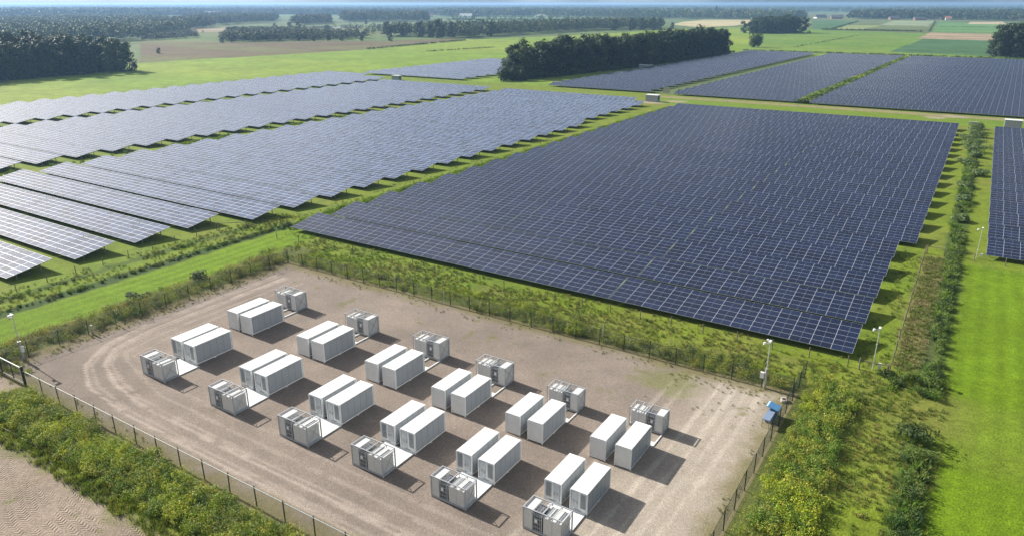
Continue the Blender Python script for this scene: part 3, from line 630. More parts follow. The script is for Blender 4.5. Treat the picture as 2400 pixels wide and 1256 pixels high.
for a, b, l in (((0, 1002), (96, 1052), 'weathered edging board nearest the left edge'), ((98, 1053), (140, 1076), 'short pale edging board in the middle'), ((142, 1077), (176, 1096), 'dark edging board at the right end of its line')):
    p, q = G(*a), G(*b); r = empty('edging_board', (*p, 0)); tag(r, l+', low along the front weeds', 'board', 'edging boards along the front weeds'); MB().bar((0, 0, .13), (q[0]-p[0], q[1]-p[1], .13), .06, .24).build('plank', M['wood'], r)
def kiosk(x, y, w, d, h, label, wall='kiosk', roof='white'):
    r = empty('transformer_kiosk', (x, y, 0)); tag(r, label, 'kiosk', 'transformer kiosks in the solar park')
    b = MB().box(-w/2, w/2, -d/2, d/2, .1, h-.15).build('walls', M[wall], r); MB().box(-w/2-.15, w/2+.15, -d/2-.15, d/2+.15, h-.15, h).build('roof', M[roof], r)
    MB().box(-w/2-.1, w/2+.1, -d/2-.1, d/2+.1, 0, .1).build('plinth', M['concrete'], r)
    for k in (-1, 1): MB().box(k*w*.23-w*.2, k*w*.23+w*.2, -d/2-.03, -d/2-.002, .2, h-.35).build('door', M['panel_shade_grey'], r)
    MB().box(w/2+.002, w/2+.03, -d*.3, d*.3, .8, h-.5).build('vent', M['dark'], r)
kiosk(-121.8, 306.5, 5.4, 3.2, 2.9, 'green-grey transformer kiosk with white roof behind the rear tip of the pale block')
kiosk(10.5, 303, 5.0, 3, 3.0, 'transformer kiosk with white roof behind the right-edge solar block')
kiosk(-281, 320.5, 5, 2.6, 2.4, 'low transformer kiosk with white roof behind the left solar blocks')
kiosk(-193, 470, 9, 3, 2.2, 'low pale kiosk at the foot of the dark tree belt')
for (px, py, wd, l) in ((2283, 294, 3.2, 'pale concrete block beside the ditch bushes behind the big block'), (1890, 243, 3.5, 'pale concrete culvert block between the far blocks'), (1303, 197, 3.5, 'pale slab lying before the left end of the tree belt')):
    r = empty('concrete_block', (*G(px, py), 0)); tag(r, l, 'block', 'concrete blocks in the lanes'); MB().box(-wd/2, wd/2, -.6, .6, 0, 1.1).box(-wd/2+.2, wd/2-.2, -.4, .4, 1.1, 1.2).build('slab', M['concrete'], r); MB().tube((0, -.61, .55), (0, -.6, .55), .32, .32, 12).build('dark_disc', M['dark'], r)  # solid dark disc on the block face in place of a hole
r = empty('lane_gate', (*G(1562, 222), 0)); tag(r, 'tubular gate with pale board on the lane behind the pale block', 'gate')
for x in (-6, 6): MB().tube((x, 0, 0), (x, 0, 2.8), .16, .16, 8).build('gate_post', M['post'], r)
MB().bar((-6, 0, 2.2), (6, 0, 2.2), .1).bar((-6, 0, .4), (6, 0, .4), .1).bar((0, 0, .4), (0, 0, 2.2), .1).build('gate_frame', M['steel'], r); MB().box(-1.6, 1.6, -.12, -.06, .7, 2.9).build('board', M['concrete'], r)
# ---------------------------------------------------------------- vegetation
def leafcloud(n, pts, size, nbias=.8, jitter=None, asp=.6):
    """n diamond leaves at pts, facing roughly outwards/upwards"""
    nr = R.normal(size=(n, 3)); nr[:, 2] = np.abs(nr[:, 2])+.3
    if jitter is not None: nr = nr*(1-nbias)+jitter*nbias*1.6
    nr /= np.linalg.norm(nr, axis=1)[:, None]; t = np.cross(nr, R.normal(size=(n, 3))); t /= np.linalg.norm(t, axis=1)[:, None]; b = np.cross(nr, t)
    s = (size*(.6+.8*R.rand(n)))[:, None]
    V = np.stack([pts-t*s, pts-b*s*asp, pts+t*s, pts+b*s*asp], 1).reshape(-1, 3); Q = np.arange(n*4).reshape(n, 4); return V, Q
def bush_t(n, rad, h, leaf, lob=5):
    P, J = [], []
    for i in range(lob):
        c = np.array([R.normal()*rad*.4, R.normal()*rad*.4, h*(.25+.5*R.rand())]); k = n//lob; d = R.normal(size=(k, 3)); d /= np.linalg.norm(d, axis=1)[:, None]
        rr = (.55+.5*R.rand(k))[:, None]; P.append(c+d*rr*np.array([rad*.55, rad*.55, h*.32])); J.append(d)
    P = np.concatenate(P); J = np.concatenate(J); P[:, 2] = np.maximum(P[:, 2], .03); V, Q = leafcloud(len(P), P, leaf, .55, J); return V, Q
def stalk_t(n, rad, h, leaf):        # upright weed: leaves up several stems
    P = []
    for s in range(6):
        b = R.normal(size=2)*rad*.35; tip = b+R.normal(size=2)*rad*.5; k = n//6; z = R.rand(k)**.8
        P.append(np.c_[b[0]+(tip[0]-b[0])*z+R.normal(size=k)*rad*.12, b[1]+(tip[1]-b[1])*z+R.normal(size=k)*rad*.12, z*h*(.7+.4*R.rand())])
    P = np.concatenate(P); return leafcloud(len(P), P, leaf, .3, asp=.4)
def tuft_t(n, rad, h, wd=.02):
    V = []
    for i in range(n):
        a = R.rand()*2*pi; b = R.normal(size=2)*rad*.4; ln = h*(.5+.6*R.rand()); o = np.array([cos(a), sin(a)])*ln*(.2+.5*R.rand()); s = np.array([-sin(a), cos(a)])*wd
        p0 = [*(b-s), 0]; p1 = [*(b+s), 0]; p2 = [*(b+o*.5+s*.8), ln*.7]; p3 = [*(b+o), ln]; V += [p0, p1, p2, p3]
    return np.array(V), np.arange(n*4).reshape(n, 4)
def scatter(name, temps, P, scale, tints, mat, label, cat, ltv=.32, flower=None, zs=None, kind='stuff', hsv=None):
    P = np.array(P); n = len(P); VV, QQ, TT = [], [], []; off = 0; which = R.randint(len(temps), size=n); tints = np.array(tints)
    for i in range(len(temps)):
        idx = np.where(which == i)[0]
        if not len(idx): continue
        V, Q = temps[i]; k = len(idx); a = R.rand(k)*2*pi; s = scale[idx] if hasattr(scale, '__len__') else scale*(.7+.6*R.rand(k)); sz = s*(zs[idx] if zs is not None else 1)
        X = (V[None, :, 0]*np.cos(a)[:, None]-V[None, :, 1]*np.sin(a)[:, None])*s[:, None]+P[idx, 0][:, None]
        Y = (V[None, :, 0]*np.sin(a)[:, None]+V[None, :, 1]*np.cos(a)[:, None])*s[:, None]+P[idx, 1][:, None]; Z = V[None, :, 2]*sz[:, None]
        VV.append(np.stack([X, Y, Z], -1).reshape(-1, 3)); QQ.append((Q[None]+np.arange(k)[:, None, None]*len(V)).reshape(-1, 4)+off); off += k*len(V)
        base = tints[(noise2(P[idx, 0], P[idx, 1], 3., 77)*.7+R.rand(k)*.45*1.0).clip(0, .999).__mul__(len(tints)).astype(int)]
        T = base[:, None, :]*(1-ltv+2*ltv*R.rand(k, len(Q), 1))*(1+.12*R.normal(size=(k, len(Q), 3)))
        if flower:
            for c, pr in flower: msk = R.rand(k, len(Q)) < pr*(R.rand(k)[:, None] < .4)*2.5; T[msk] = c
        TT.append(T.reshape(-1, 3).clip(0.002, .9))
    me = np_mesh(name, np.concatenate(VV), np.concatenate(QQ), mat, tint=np.concatenate(TT)); o = link(name, me)
    if label: tag(o, label, cat)
    o['kind'] = kind; return o
def rectpts(x0, x1, y0, y1, dens, thr=None, sc=3, seed=1):
    n = int((x1-x0)*(y1-y0)*dens); x = x0+(x1-x0)*R.rand(n); y = y0+(y1-y0)*R.rand(n)
    if thr is not None: k = fbm(x, y, sc, seed) > thr; x, y = x[k], y[k]
    return np.c_[x, y]
YG = [(.22, .32, .03), (.31, .39, .035), (.40, .44, .04), (.10, .17, .025), (.26, .34, .035), (.36, .37, .06), (.17, .22, .05)]
DG = [(.05, .10, .025), (.08, .145, .03), (.14, .22, .035), (.05, .09, .03), (.16, .22, .05)]
HAY = [(.27, .25, .11), (.22, .23, .07), (.16, .22, .04), (.33, .29, .14)]
bt = [bush_t(190, .75, 1.25, .070) for _ in range(5)]; st = [stalk_t(110, .6, 1.4, .060) for _ in range(5)]; tf = [tuft_t(16, .35, .5, .022) for _ in range(4)]
FL = [((.5, .26, .06), .008), ((.5, .5, .38), .012), ((.55, .5, .06), .02)]
P = rectpts(-86, -24, 26.0, 30.6, 4.4); P[:, 1] += (noise2(P[:, 0], P[:, 0]*0, 3, 5)-.5)*.9
P = P[~((P[:, 0] < -83.6) & (P[:, 1] > 28.6))]
hs = .6+.62*fbm(P[:, 0], P[:, 1], 2.0, 15)
scatter('weed_thicket', bt+st, P, hs, YG, M['leaf'], 'dense yellow-green bramble thicket along the near fence', 'weeds', flower=FL)
P = np.r_[rectpts(-84, -30, 24.3, 26.4, 7), rectpts(-100, -86, 28.5, 33.5, 2.5, .45)]
scatter('grass_verge', tf, P, .9, [(.22, .28, .03), (.27, .31, .04), (.16, .22, .03)], M['grassy'], 'rough yellowish grass verge along the sandy track', 'grass')
P = np.r_[rectpts(-96.5, -92.0, 22, 76, 2.4), rectpts(-97.5, -93.0, 33, 78, 1.0)]
scatter('weed_strip', bt+st*2, P, .62+.6*fbm(P[:, 0], P[:, 1], 3, 18), YG+[(.15, .19, .08), (.30, .26, .06)], M['leaf'], 'mixed weeds with orange and yellow flecks behind the left fence', 'weeds', flower=[((.5, .25, .06), .02), ((.55, .48, .06), .03)])
P = np.r_[rectpts(-92.5, -11.6, 75.6, 78.6, 2.8), rectpts(-92, -14, 78, 80.5, 1.6, .45, 4, 4)]
hh = .42+.62*fbm(P[:, 0], P[:, 1], 4, 22)+.18*sstep(-60, -20, P[:, 0])
scatter('weed_strip', bt+st*2, P, hh, YG+[(.09, .13, .05)], M['leaf'], 'leafy weeds with pale and orange flecks behind the back fence', 'weeds', flower=[((.5, .48, .42), .025), ((.5, .25, .06), .01)])
P = rectpts(-10.4, -5.4, 40, 80.0, 4.0); P = np.r_[P, rectpts(-11.2, -8, 78, 80.5, 2.5)]; P = P[(fbm(P[:, 0], P[:, 1], 2.4, 71) > .27)]
hh = (.55+.7*fbm(P[:, 0], P[:, 1], 1.8, 26))*(.6+.5*sstep(-11, -8, P[:, 0]))
scatter('tall_hedge', bt+st[:4], P, hh*.95, YG+[(.14, .23, .035), (.17, .27, .035)], M['leaf'], 'broad tall green-yellow hedge outside the right fence', 'hedge', flower=[((.5, .28, .05), .006), ((.5, .5, .08), .012)])
# ditches and reeds
def vis_strip(x0, x1, y0, y1, dens, thr=None, seed=1): return rectpts(x0, x1, y0, y1, dens, thr, 5, seed)
reed = [tuft_t(44, .5, .95, .016) for _ in range(4)]
P = np.r_[vis_strip(.3, 1.9, 42, 73.5, 4, .38), vis_strip(0, 2.2, 42, 74, .9, .5), vis_strip(.2, 1.6, 84.5, 150, 4, .36), vis_strip(-.2, 2.0, 84, 150, .8, .5), vis_strip(-.6, 1.8, 150, 300, 1.8, .4), vis_strip(-3, 2.5, 82, 88, 1.2, .42)]
scatter('ditch_reeds', reed+bt[:1], P, .5+.5*R.rand(len(P)), DG+[(.15, .22, .05)], M['grassy'], 'dark green reeds and scrub filling the straight ditch left of the right lawn', 'reeds')
P = np.r_[vis_strip(-109.0, -107.9, 22, 92, 3.2), vis_strip(-114.2, -112.8, 22, 86, 1.5, .45), vis_strip(-112, -105, 84, 93, 1.2, .45)]
scatter('ditch_reeds', reed, P, .3+.28*R.rand(len(P)), DG+[(.18, .17, .08), (.16, .2, .06)], M['grassy'], 'dark tufted ditch line beside the narrow left lawn', 'reeds')
P = np.r_[vis_strip(-108.5, -105.6, 93, 290, 2.2), vis_strip(-204, -200, 60, 200, .5, .5)]
scatter('tall_grass', reed, P, .7+.3*R.rand(len(P)), [(.15, .24, .03), (.19, .27, .03), (.11, .19, .03)], M['grassy'], 'tall grass strip between the pale and the dark solar block', 'grass')
P = vis_strip(-66.5, -62.5, 334, 665, .8); P[:, 0] += .026*(P[:, 1]-335)
big = [bush_t(60, 1.6, 1.9, .35) for _ in range(3)]
scatter('scrub_strip', big, P, .8+.4*R.rand(len(P)), DG+YG[:2], M['leaf'], 'scrub strip running between the two far right solar blocks', 'scrub')
P = rectpts(-3.1, -.2, 88, 135, 6); scatter('dry_grass', tf, P, .75, HAY, M['grassy'], 'tawny uncut hay strip between leaning post fence and ditch', 'grass')
P = np.r_[rectpts(-4.8, 2.8, 40, 86, 5, .34, 2.5, 5), rectpts(-92, -5, 79.5, 85.5, 5.0, .36), rectpts(-100, -92, 76, 86, 4, .4), rectpts(-104, -8, 85.5, 87.6, 2.5, .4), rectpts(-114, -106, 92, 200, .8, .45), rectpts(-117, -109, 30, 84, 2.4, .4), rectpts(-116.5, -109.5, 84, 95, 3), rectpts(-7, -3.5, 86, 137, 2.2, .4)]
scatter('rough_grass', tf, P, .62, [(.15, .23, .025), (.20, .27, .03), (.11, .17, .03), (.26, .24, .07), (.09, .14, .03)], M['grassy'], 'rough grass between yard weeds and solar rows', 'grass')
P = np.r_[rectpts(-25, -12, 66, 75, 1.6, .55, 2, 8), rectpts(-91, -12, 72.5, 75, 1.2, .5, 2, 9), rectpts(-91.3, -89.2, 32, 72, 3, .4), rectpts(-90, -60, 31.5, 33, 1.5, .5, 2, 12), rectpts(-12.6, -11.5, 40, 75, 2.5, .45)]
scatter('yard_weeds', tf, P, .42, [(.15, .18, .03), (.19, .19, .05), (.11, .14, .03)], M['grassy'], 'scattered low weeds at the edges of the gravel', 'weeds')
P = rectpts(-90, -12, 32, 75, .16, .5, 4, 17); deb = [tuft_t(7, .25, .07, .018) for _ in range(3)]
scatter('plant_litter', deb, P, .9, [(.09, .07, .04), (.06, .05, .03), (.14, .13, .05)], M['grassy'], 'dead twigs and seedlings strewn over the gravel', 'litter')
# sizeable bushes one can tell apart
def bush_obj(x, y, h, rad, label, tint, n=420, leaf=.16, grp='bushes'):
    r = empty('bush', (x, y, 0)); tag(r, label, 'bush', grp); V, Q = bush_t(n, rad, h, leaf, 9)
    T = np.tile(np.array(tint), (len(Q), 1))*(.75+.5*R.rand(len(Q), 1)); me = np_mesh('foliage', V, Q, M['leaf'], tint=T); link('foliage', me, r)
    MB().tube((0, 0, 0), (.1, 0, h*.5), .06, .03, 6).build('stem', M['bark'], r)
bush_obj(-96.2, 62, 1.9, 1.4, 'grey-green willow bush behind the left fence', (.11, .14, .07), grp='single bushes round the yard')
bush_obj(-97.5, 52.5, 1.7, 1.3, 'pale feathery bush among the weeds behind the left fence', (.13, .16, .08), grp='single bushes round the yard')
bush_obj(.3, 72.8, 1.9, 1.9, 'dark bush ending the lower ditch at the worn crossing', (.06, .10, .03), grp='single bushes round the yard')
bush_obj(-3, 85.2, .9, 1.2, 'low bush at the foot of the corner brace', (.07, .11, .03), grp='single bushes round the yard')
for i, (y, h, rd) in enumerate(((296, 3.4, 2.6), (287, 4.2, 3.0), (277, 4.0, 3.2), (267, 3.6, 2.6), (256, 3.8, 3.2), (247, 3.2, 2.8), (238, 2.8, 2.2), (226, 2.4, 2.0), (212, 2.6, 2.0), (196, 2.2, 1.8), (180, 2.4, 1.8), (163, 2.2, 1.7))):
    bush_obj(.6+R.normal()*.7, y, h*.68, rd, 'grey-green bush in the row lining the ditch right of the big block', (.14, .20, .075), n=900, leaf=.2, grp='bushes lining the ditch right of the big block')
# ---------------------------------------------------------------- trees
def tree_t(n, H, W, leaf, base=.04, lob=26, tall=1.):
    P, J = [], []
    for i in range(lob):
        z = base+(1-base)*(i+.5)/lob; prof = math.sqrt(max(.05, 1-((z-.42)/.62)**2)); a = R.rand()*2*pi; rr = W*.5*prof*(.35+.6*R.rand())
        c = np.array([cos(a)*rr, sin(a)*rr, H*z*.93]); k = n//lob; d = R.normal(size=(k, 3)); d /= np.linalg.norm(d, axis=1)[:, None]
        P.append(c+d*(.6+.45*R.rand(k))[:, None]*np.array([W*.2, W*.2, H*.085])*(.8+.5*R.rand())); J.append(d)
    P = np.concatenate(P); J = np.concatenate(J); P[:, 2] = np.maximum(P[:, 2], .3); return leafcloud(len(P), P, leaf, .6, J, asp=.7)
def tree_proto(H, W, n, leaf, tint, base=.02):
    V, Q = tree_t(n, H, W, leaf, base); hz = V[Q[:, 0], 2]/H
    T = np.tile(np.array(tint), (len(Q), 1))*(.75+.5*R.rand(len(Q), 1))*(1+.1*R.normal(size=(len(Q), 3))); cm = np_mesh('crown', V, Q, M['tree'], tint=T.clip(.003, .5))
    t = MB().tube((0, 0, 0), (.1, .1, H*.45), .32, .2, 7).tube((.1, .1, H*.45), (0, .2, H*.85), .2, .05, 6)
    for i in range(5): a = i*1.3; t.tube((.05, .05, H*(.25+.1*i)), (cos(a)*W*.35, sin(a)*W*.35, H*(.4+.1*i)), .11, .03, 5)
    return cm, t.mesh('trunk', M['bark'])
TP = [tree_proto(20, 10+R.rand()*2, 1700, .50, c) for c in ((.040, .078, .024), (.052, .095, .024), (.034, .068, .026), (.080, .12, .03), (.048, .078, .022))]
TPs = [tree_proto(14, 10, 1300, .40, (.05, .08, .028), .05), tree_proto(22, 14, 2600, .5, (.045, .075, .025), .05)]
tree_n = 0
def tree(x, y, h, label, group, protos=TP, wide=1.):
    global tree_n; tree_n += 1
    cm, tm = protos[R.randint(len(protos))]; H0 = max(v.co.z for v in tm.vertices)/.85
    r = empty('tree', (x, y, 0), R.rand()*6); s = h/(20 if protos is TP else H0); r.scale = (s*wide, s*wide, s); tag(r, label, 'tree', group); link('crown', cm, r); link('trunk', tm, r)
for ix in range(6):
    for iy in range(15):
        y = 168+iy*7.6+R.normal()*1.2; x = -466-ix*9+R.normal()*1.5; lim = 282-max(0, ix-2)*3
        if y < lim: tree(x, y, (21.5 if iy < 12 else 18.5)+R.normal()*1.6, 'dark tree in the dense wood at the left edge beyond the meadow', 'trees of the dense left wood')
for ix in range(3):
    for iy in range(44):
        y = 351+iy*7.1+R.normal()*.8; k = np.interp(y, [348, 386, 476, 662], [-229, -217, -203, -194]); x = k-2-ix*6.5+R.normal()*1.
        if y < 352+ix*9: continue
        hh = np.interp(y, [348, 365, 400, 500, 640, 665], [14.5, 18, 20, 20.5, 21, 19])
        tree(x, y, hh+R.normal()*1.5, 'dark tree in the long straight belt behind the solar blocks', 'trees of the long straight belt')
for bx, by, bh, l in ((-226, 350, 8, 'large rounded shrub at the near left corner of the tree belt'), (-220, 356, 6, 'rounded shrub in front of the near end of the tree belt'), (-218, 368, 5, 'low shrub at the foot of the tree belt beside the long block')):
    bush_obj(bx, by, bh, bh*.75, l, (.04, .075, .025), n=1400, leaf=.5, grp='shrubs at the tree belt')
und = [bush_t(70, 2.4, 3.0, .5) for _ in range(3)]
P = np.array([(np.interp(y, [348, 386, 476, 662], [-229, -217, -203, -194])+R.rand()*7-3, y) for y in 352+R.rand(420)*312])
scatter('undergrowth', und, P, .8, [(.045, .08, .025), (.06, .10, .03), (.035, .065, .022)], M['tree'], 'dark undergrowth along the foot of the long tree belt', 'undergrowth')
a = np.array(G(1782, 80)); b = np.array(G(1893, 78)); nrm = np.array([-(b-a)[1], (b-a)[0]]); nrm /= np.linalg.norm(nrm); nrm = nrm if nrm[1] > 0 else -nrm
for i in range(9):
    for j in range(4): q = a+(b-a)*(i+.5)/9+nrm*(8+j*11)+R.normal(size=2)*2; tree(*q, np.interp(i, [0, 2, 8], [18, 23, 24])+R.normal()*1.3, 'dark tree in the square clump on the far pasture', 'trees of the square clump', wide=1.3)
r = empty('tree', (-201, 762, 0)); tag(r, 'lone round dark tree standing past the end of the tree belt', 'tree')
V, Q = bush_t(2600, 7.2, 14.5, .55, 16); low = V[Q[:, 0], 2] < 0; T = np.tile(np.array((.045, .085, .026)), (len(Q), 1))*(.75+.5*R.rand(len(Q), 1))
link('crown', np_mesh('crown', V, Q, M['tree'], tint=T), r); MB().tube((0, 0, 0), (.2, 0, 9), .4, .15, 7).build('trunk', M['bark'], r)
for i, (dx, dy, h) in enumerate(((0, 0, 20), (7, 5, 24), (14, 0, 22), (20, 9, 25), (4, 14, 26), (12, 18, 27), (27, 4, 23), (22, 24, 25), (34, 12, 24), (40, 22, 25), (-1, 24, 25), (8, 34, 26))):
    tree(4+dx, 728+dy, h, 'broad dark tree in the group at the right edge beyond the far block', 'trees of the right edge group', [TPs[1]], 1.0)
# far woods: each one mass
def polysample(pts, f):
    P = np.array(pts); x0, y0 = P.min(0); x1, y1 = P.max(0); out = []
    area = (x1-x0)*(y1-y0); n = int(min(400000, area/9)); x = x0+(x1-x0)*R.rand(n); y = y0+(y1-y0)*R.rand(n); r = np.zeros(n, bool)
    for i in range(len(P)):
        a, b = P[i], P[i-1]; r ^= ((a[1] > y) != (b[1] > y)) & (x < (b[0]-a[0])*(y-a[1])/(b[1]-a[1]+1e-9)+a[0])
    x, y = x[r], y[r]; d = np.hypot(x, y); sp = f(x, y, d); keep = R.rand(len(x)) < 9*(n and area/9/n)/(sp**2); return np.c_[x[keep], y[keep]]
ft = [tree_t(150, 1., .75, .055, .05, 9) for _ in range(5)]; ft2 = [tree_t(54, 1., .85, .11, .05, 6) for _ in range(5)]
WT = [(.08, .13, .045), (.055, .09, .035), (.11, .15, .05), (.14, .17, .07), (.06, .10, .04), (.09, .12, .06)]
def woods(name, pix, h, sp, label, temps=ft, thr=None, sc=120, var=.3, cat='wood', tints=WT, wide=1.):
    P = polysample([G(*q) for q in pix], lambda x, y, d: np.full(len(x), sp))
    if thr is not None and len(P): P = P[fbm(P[:, 0], P[:, 1], sc, 91, 3) > thr]
    if not len(P): return
    s = h*(1-var+2*var*R.rand(len(P))*(.5+fbm(P[:, 0], P[:, 1], 60, 93))); scatter(name, temps, P, s*wide, tints, M['tree'], label, cat, zs=np.full(len(P), 1/wide)); print('woods', name, len(P))
woods('woodland', [(-60, 60), (-60, 125), (130, 108), (330, 95), (440, 76), (470, 60), (330, 48), (240, 44), (100, 46)], 14, 10, 'mixed young woodland behind the dense left wood', thr=.22)
woods('woodland', [(380, 74), (500, 66), (490, 62), (640, 53), (655, 44), (500, 40), (440, 50)], 15, 11, 'blue-green wood left of the ponds')
woods('woodland', [(684, 60), (775, 58), (772, 49), (700, 51)], 15, 10, 'small wood beside the long pond')
woods('woodland', [(800, 53), (1004, 52.5), (1002, 46), (805, 46)], 20, 12, 'even dark wood with straight front beyond the ponds')
woods('woodland', [(885, 87), (1000, 88), (1110, 91), (1200, 84), (1300, 78), (1400, 72), (1530, 71), (1560, 66), (1400, 64), (1300, 66), (1180, 72), (1060, 76), (960, 78)], 15, 9, 'uneven mixed wood in the middle distance behind the meadow', thr=.2, sc=60)
for (px, py, h) in ((1030, 90, 24), (1058, 88, 20), (1010, 89, 17), (985, 88, 19), (908, 84, 19), (945, 85, 15), (1150, 86, 19), (1480, 72, 20), (1530, 71, 21), (1545, 70, 19), (1505, 71, 20), (1440, 72, 19), (1575, 70, 12)):
    tree(*G(px, py), h, 'taller tree at the front of the uneven mixed wood', 'taller trees before the mixed wood', [TPs[1]], 1.)
woods('scrubland', [(515, 100), (640, 98), (800, 94), (870, 90), (800, 84), (620, 76), (540, 78)], 8, 7, 'heath scrub of round bushes before the ponds', thr=.2, sc=50, wide=1.5, cat='scrub')
woods('scrubland', [(330, 97), (460, 90), (480, 78), (350, 86)], 6, 8, 'scrub in front of the young woodland', thr=.4, sc=50, wide=1.6, cat='scrub')
for (px, py, h) in ((520, 101, 6), (545, 99, 6.5), (585, 92, 7), (622, 87, 9), (655, 96, 6.5), (668, 92, 10), (700, 96, 6), (735, 97, 6), (770, 96, 7), (800, 96, 6.5), (765, 71, 8), (838, 78, 7), (850, 89, 6.5), (848, 96, 6.5), (793, 79, 7), (858, 58, 8), (915, 97, 8), (645, 69, 10), (700, 69, 12), (680, 68, 12), (570, 85, 11), (1352, 70, 8), (823, 81, 6), (372, 126, 5)):
    tree(*G(px, py), h, 'single rounded bush-like tree on the marshy heath', 'single bushes on the heath', [TPs[1]], 1.3)
woods('village_trees', [(1040, 40), (1300, 41), (1500, 44), (1780, 47), (1900, 46), (1780, 35), (1400, 29), (1000, 30)], 20, 15, 'tree belt round the far village, left part', temps=ft2, thr=.36, sc=250, cat='trees')
woods('village_trees', [(1990, 46), (2150, 47), (2300, 49), (2450, 53), (2450, 38), (2200, 36), (2020, 37)], 19, 13, 'tree belt round the far village, right part', temps=ft2, thr=.30, sc=200, cat='trees')
woods('far_woods', [(-60, 46), (480, 39), (480, 33), (200, 28), (-60, 28)], 21, 17, 'blue hazy woods at the upper left', temps=ft2, thr=.2, sc=300)
woods('far_woods', [(480, 36), (1050, 39), (1050, 28), (480, 28)], 18, 20, 'hazy woods behind the farm roofs', temps=ft2, thr=.33, sc=300)
woods('far_woods', [(-60, 27), (2460, 33), (2460, 22), (-60, 20)], 20, 38, 'hazy band of woods below the horizon', temps=ft2, thr=.34, sc=600, wide=1.4)
woods('horizon_woods', [(-60, 19.5), (2460, 21), (2460, 15.8), (-60, 15.4)], 27, 62, 'pale blue woods along the horizon', temps=ft2, thr=.25, sc=900, wide=1.9)
for i, (px, py) in enumerate(((1935, 71), (1980, 71.5), (2030, 72), (2075, 73), (2110, 74), (2145, 75.5))): pass
def hedge_line(a, b, n, h, label, tint=WT):
    a, b = np.array(G(*a)), np.array(G(*b)); t = R.rand(n)[:, None]; P = a+(b-a)*t+R.normal(size=(n, 2))*.8
    scatter('hedge', ft2, P, np.full(n, h)*(.6+.6*R.rand(n)), tint, M['tree'], label, 'hedge', zs=np.full(n, .7))
woods('scattered_trees', [(560, 78), (900, 84), (1060, 90), (1050, 62), (760, 68), (600, 70)], 7, 17, 'scattered small trees on the marsh round the ponds', thr=.42, sc=60, wide=1.2, cat='trees')
woods('scattered_trees', [(1060, 56), (1560, 62), (1500, 47), (1060, 44)], 12, 42, 'scattered trees between the far meadows', thr=.5, sc=150, cat='trees')
hedge_line((1050, 47.5), (1480, 50.5), 420, 7, 'broken hedgerow across the irrigated field')
hedge_line((250, 38), (470, 36), 300, 7, 'hazy hedgerow between the pale left fields')
hedge_line((2192, 51), (2178, 76), 120, 3, 'thin hedge at the edge of the pale strip fields')
hedge_line((1905, 59), (2400, 66), 160, 2, 'faint field boundary across the right pastures')
hedge_line((1925, 71), (2160, 76), 260, 4, 'thin dark hedge between the far pastures')
hedge_line((1740, 120), (2420, 141), 420, 2.2, 'low hedge line behind the far solar blocks', HAY+DG)
hedge_line((1945, 71), (2012, 51), 200, 3.5, 'dark edge of the tall crop field')
hedge_line((860, 117), (1090, 96), 260, 2.5, 'dark ditch line between heath and meadow')
hedge_line((1000, 122), (1160, 112), 160, 1.6, 'faint ditch line across the meadow')
hedge_line((1860, 112), (2010, 84), 140, 1.5, 'ditch line crossing the pasture')
tree(*G(1677, 42), 36, 'very tall slim poplar above the far village', None, [TP[0]], .45)
# ---------------------------------------------------------------- far buildings
def house(px, py, w, d, h, wall, roof, label, rz=0., cat='house'):
    r = empty('farmhouse' if cat == 'house' else 'barn', (*G(px, py), 0), rz); tag(r, label, cat, 'far farm buildings'); rh = d*.38
    MB().box(-w/2, w/2, -d/2, d/2, 0, h).build('walls', M[wall], r)
    m = MB(); e = .5
    A = [(-w/2-e, -d/2-e, h-.2), (w/2+e, -d/2-e, h-.2), (w/2+e, 0, h+rh), (-w/2-e, 0, h+rh), (-w/2-e, d/2+e, h-.2), (w/2+e, d/2+e, h-.2)]
    m.v += A; m.f += [(0, 1, 2, 3), (3, 2, 5, 4), (0, 3, 4), (1, 5, 2), (0, 4, 5, 1)]; m.m += [0]*5; rf = m.build('roof', M[roof], r)
    if cat == 'house': MB().box(w*.2, w*.2+1, -.5, .5, h+rh*.4, h+rh+1.3).build('chimney', M['brick'], rf)
    for k in (-.3, 0, .3): MB().box(w*k-.9, w*k+.9, -d/2-.06, -d/2-.01, 1, 2.6).build('window', M['glass'], r)
    MB().box(w*.42-.5, w*.42+.5, -d/2-.06, -d/2-.01, .0, 2.3).build('door', M['dark'], r)
rz0 = YAW
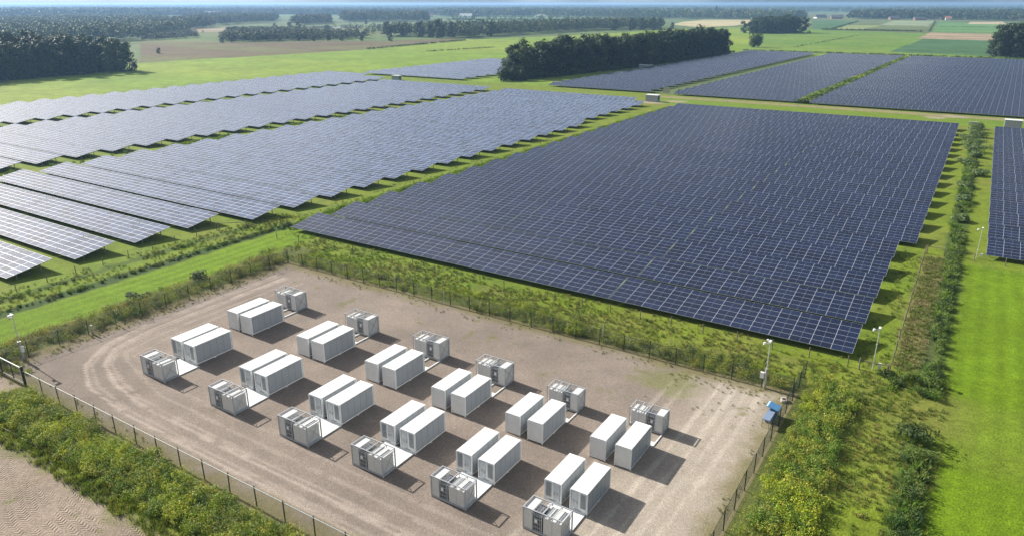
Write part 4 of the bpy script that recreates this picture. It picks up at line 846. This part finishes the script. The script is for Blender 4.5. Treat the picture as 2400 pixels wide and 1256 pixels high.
for a in ((500, 38, 60, 26, 5, 'roof_dark', 'render_w', 'long pale-roofed barn left of the middle on the horizon fields', rz0, 'barn'), (546, 38, 30, 22, 4, 'roof_dark', 'roof_dark', 'dark barn beside the long pale-roofed barn', rz0+.3, 'barn'),
          (655, 33, 24, 14, 5, 'render_w', 'render_w', 'small white farmhouse amid hazy trees', rz0, 'house'), (1092, 41.5, 40, 22, 4, 'render_w', 'render_w', 'wide white-roofed shed at the field edge', rz0, 'barn'),
          (1009, 40, 16, 12, 6, 'render_w', 'roof_red', 'white house right of the straight dark wood', rz0, 'house'), (1121, 39, 34, 14, 5, 'brick', 'roof_red', 'long brick farmhouse with red roof', rz0, 'house'),
          (1330, 37, 60, 20, 5, 'roof_dark', 'render_w', 'long low farm shed behind the irrigated field', rz0, 'barn'), (1738, 43, 24, 14, 4, 'brick', 'roof_dark', 'dark-roofed farmhouse left of the square tree clump', rz0, 'house'),
          (1765, 45, 9, 9, 5, 'render_w', 'roof_red', 'small white cottage beside the square tree clump', rz0, 'house'), (1922, 44, 34, 18, 4, 'render_w', 'roof_dark', 'pale farm shed right of the square tree clump', rz0+.2, 'barn'),
          (1960, 45, 30, 16, 5, 'brick', 'roof_dark', 'brick farm with dark roof in the far farmyard', rz0-.2, 'house'), (1971, 42, 16, 12, 5, 'render_w', 'roof_red', 'gabled house with red roof in the far farmyard', rz0+.9, 'house'),
          (2022, 38, 28, 16, 6, 'render_w', 'roof_red', 'pale house high up amid the village trees', rz0, 'house'), (2095, 47, 26, 14, 4, 'brick', 'roof_dark', 'low dark-roofed house at the village edge', rz0, 'house'),
          (2155, 48, 30, 12, 4, 'brick', 'roof_dark', 'long low house at the village edge', rz0, 'house'), (2182, 47, 15, 11, 6, 'render_w', 'roof_red', 'orange-roofed house at the village edge, leftmost of three', rz0+.5, 'house'),
          (2209, 47.5, 14, 10, 6, 'brick', 'roof_red', 'orange-roofed house at the village edge, middle of three', rz0, 'house'), (2222, 48, 14, 10, 6, 'render_w', 'roof_red', 'orange-roofed house at the village edge, rightmost of three', rz0-.4, 'house'),
          (2076, 37, 22, 12, 6, 'render_w', 'roof_red', 'pink-roofed house rising among village trees', rz0, 'house')):
    house(*a)
r = empty('radio_mast', (*G(1233, 24), 0)); tag(r, 'thin lattice mast rising over the horizon woods', 'mast'); MB().tube((0, 0, 0), (0, 0, 70), 1.2, .5, 4).build('lattice', M['steel'], r); MB().tube((0, 0, 70), (0, 0, 74), .9, .9, 6).build('antenna', M['steel'], r)
# irrigation jet: arc of fine droplets
p = np.array(G(1250, 46)); n = 2600; t = R.rand(n); sx = -t*46; V0 = np.c_[p[0]+38+sx*cos(YAW)+R.normal(size=n)*(1+t*5), p[1]+18+sx*sin(YAW)+R.normal(size=n)*2, (np.sin(np.clip(t*1.0+.05, 0, 1)*pi)**.8*15*(1-.55*R.rand(n)**1.0*(.3+t))).clip(.5, 30)]
V, Q = leafcloud(n, V0, .42); me = np_mesh('water_spray', V, Q, M['white'], tint=np.ones((n, 3))); o = link('water_spray', me); tag(o, 'white jet of an irrigation gun over a far field', 'water spray', kind='stuff')
# ---------------------------------------------------------------- haze
hz, th, ph, oh = newmat('haze'); th.nodes.remove(ph); vp = th.nodes.new('ShaderNodeVolumePrincipled')
vp.inputs['Color'].default_value = (.36, .60, 1.0, 1); vp.inputs['Density'].default_value = 1.2e-4; vp.inputs['Anisotropy'].default_value = .3
th.links.new(vp.outputs[0], oh.inputs['Volume'])
o = MB().box(-13600, 13600, -3100, 13600, -1.2, 62).build('haze', hz); o['kind'] = 'stuff'
print('objects', len(bpy.data.objects), 'faces', sum(len(m.polygons)*m.users for m in bpy.data.meshes), 'trees', tree_n)
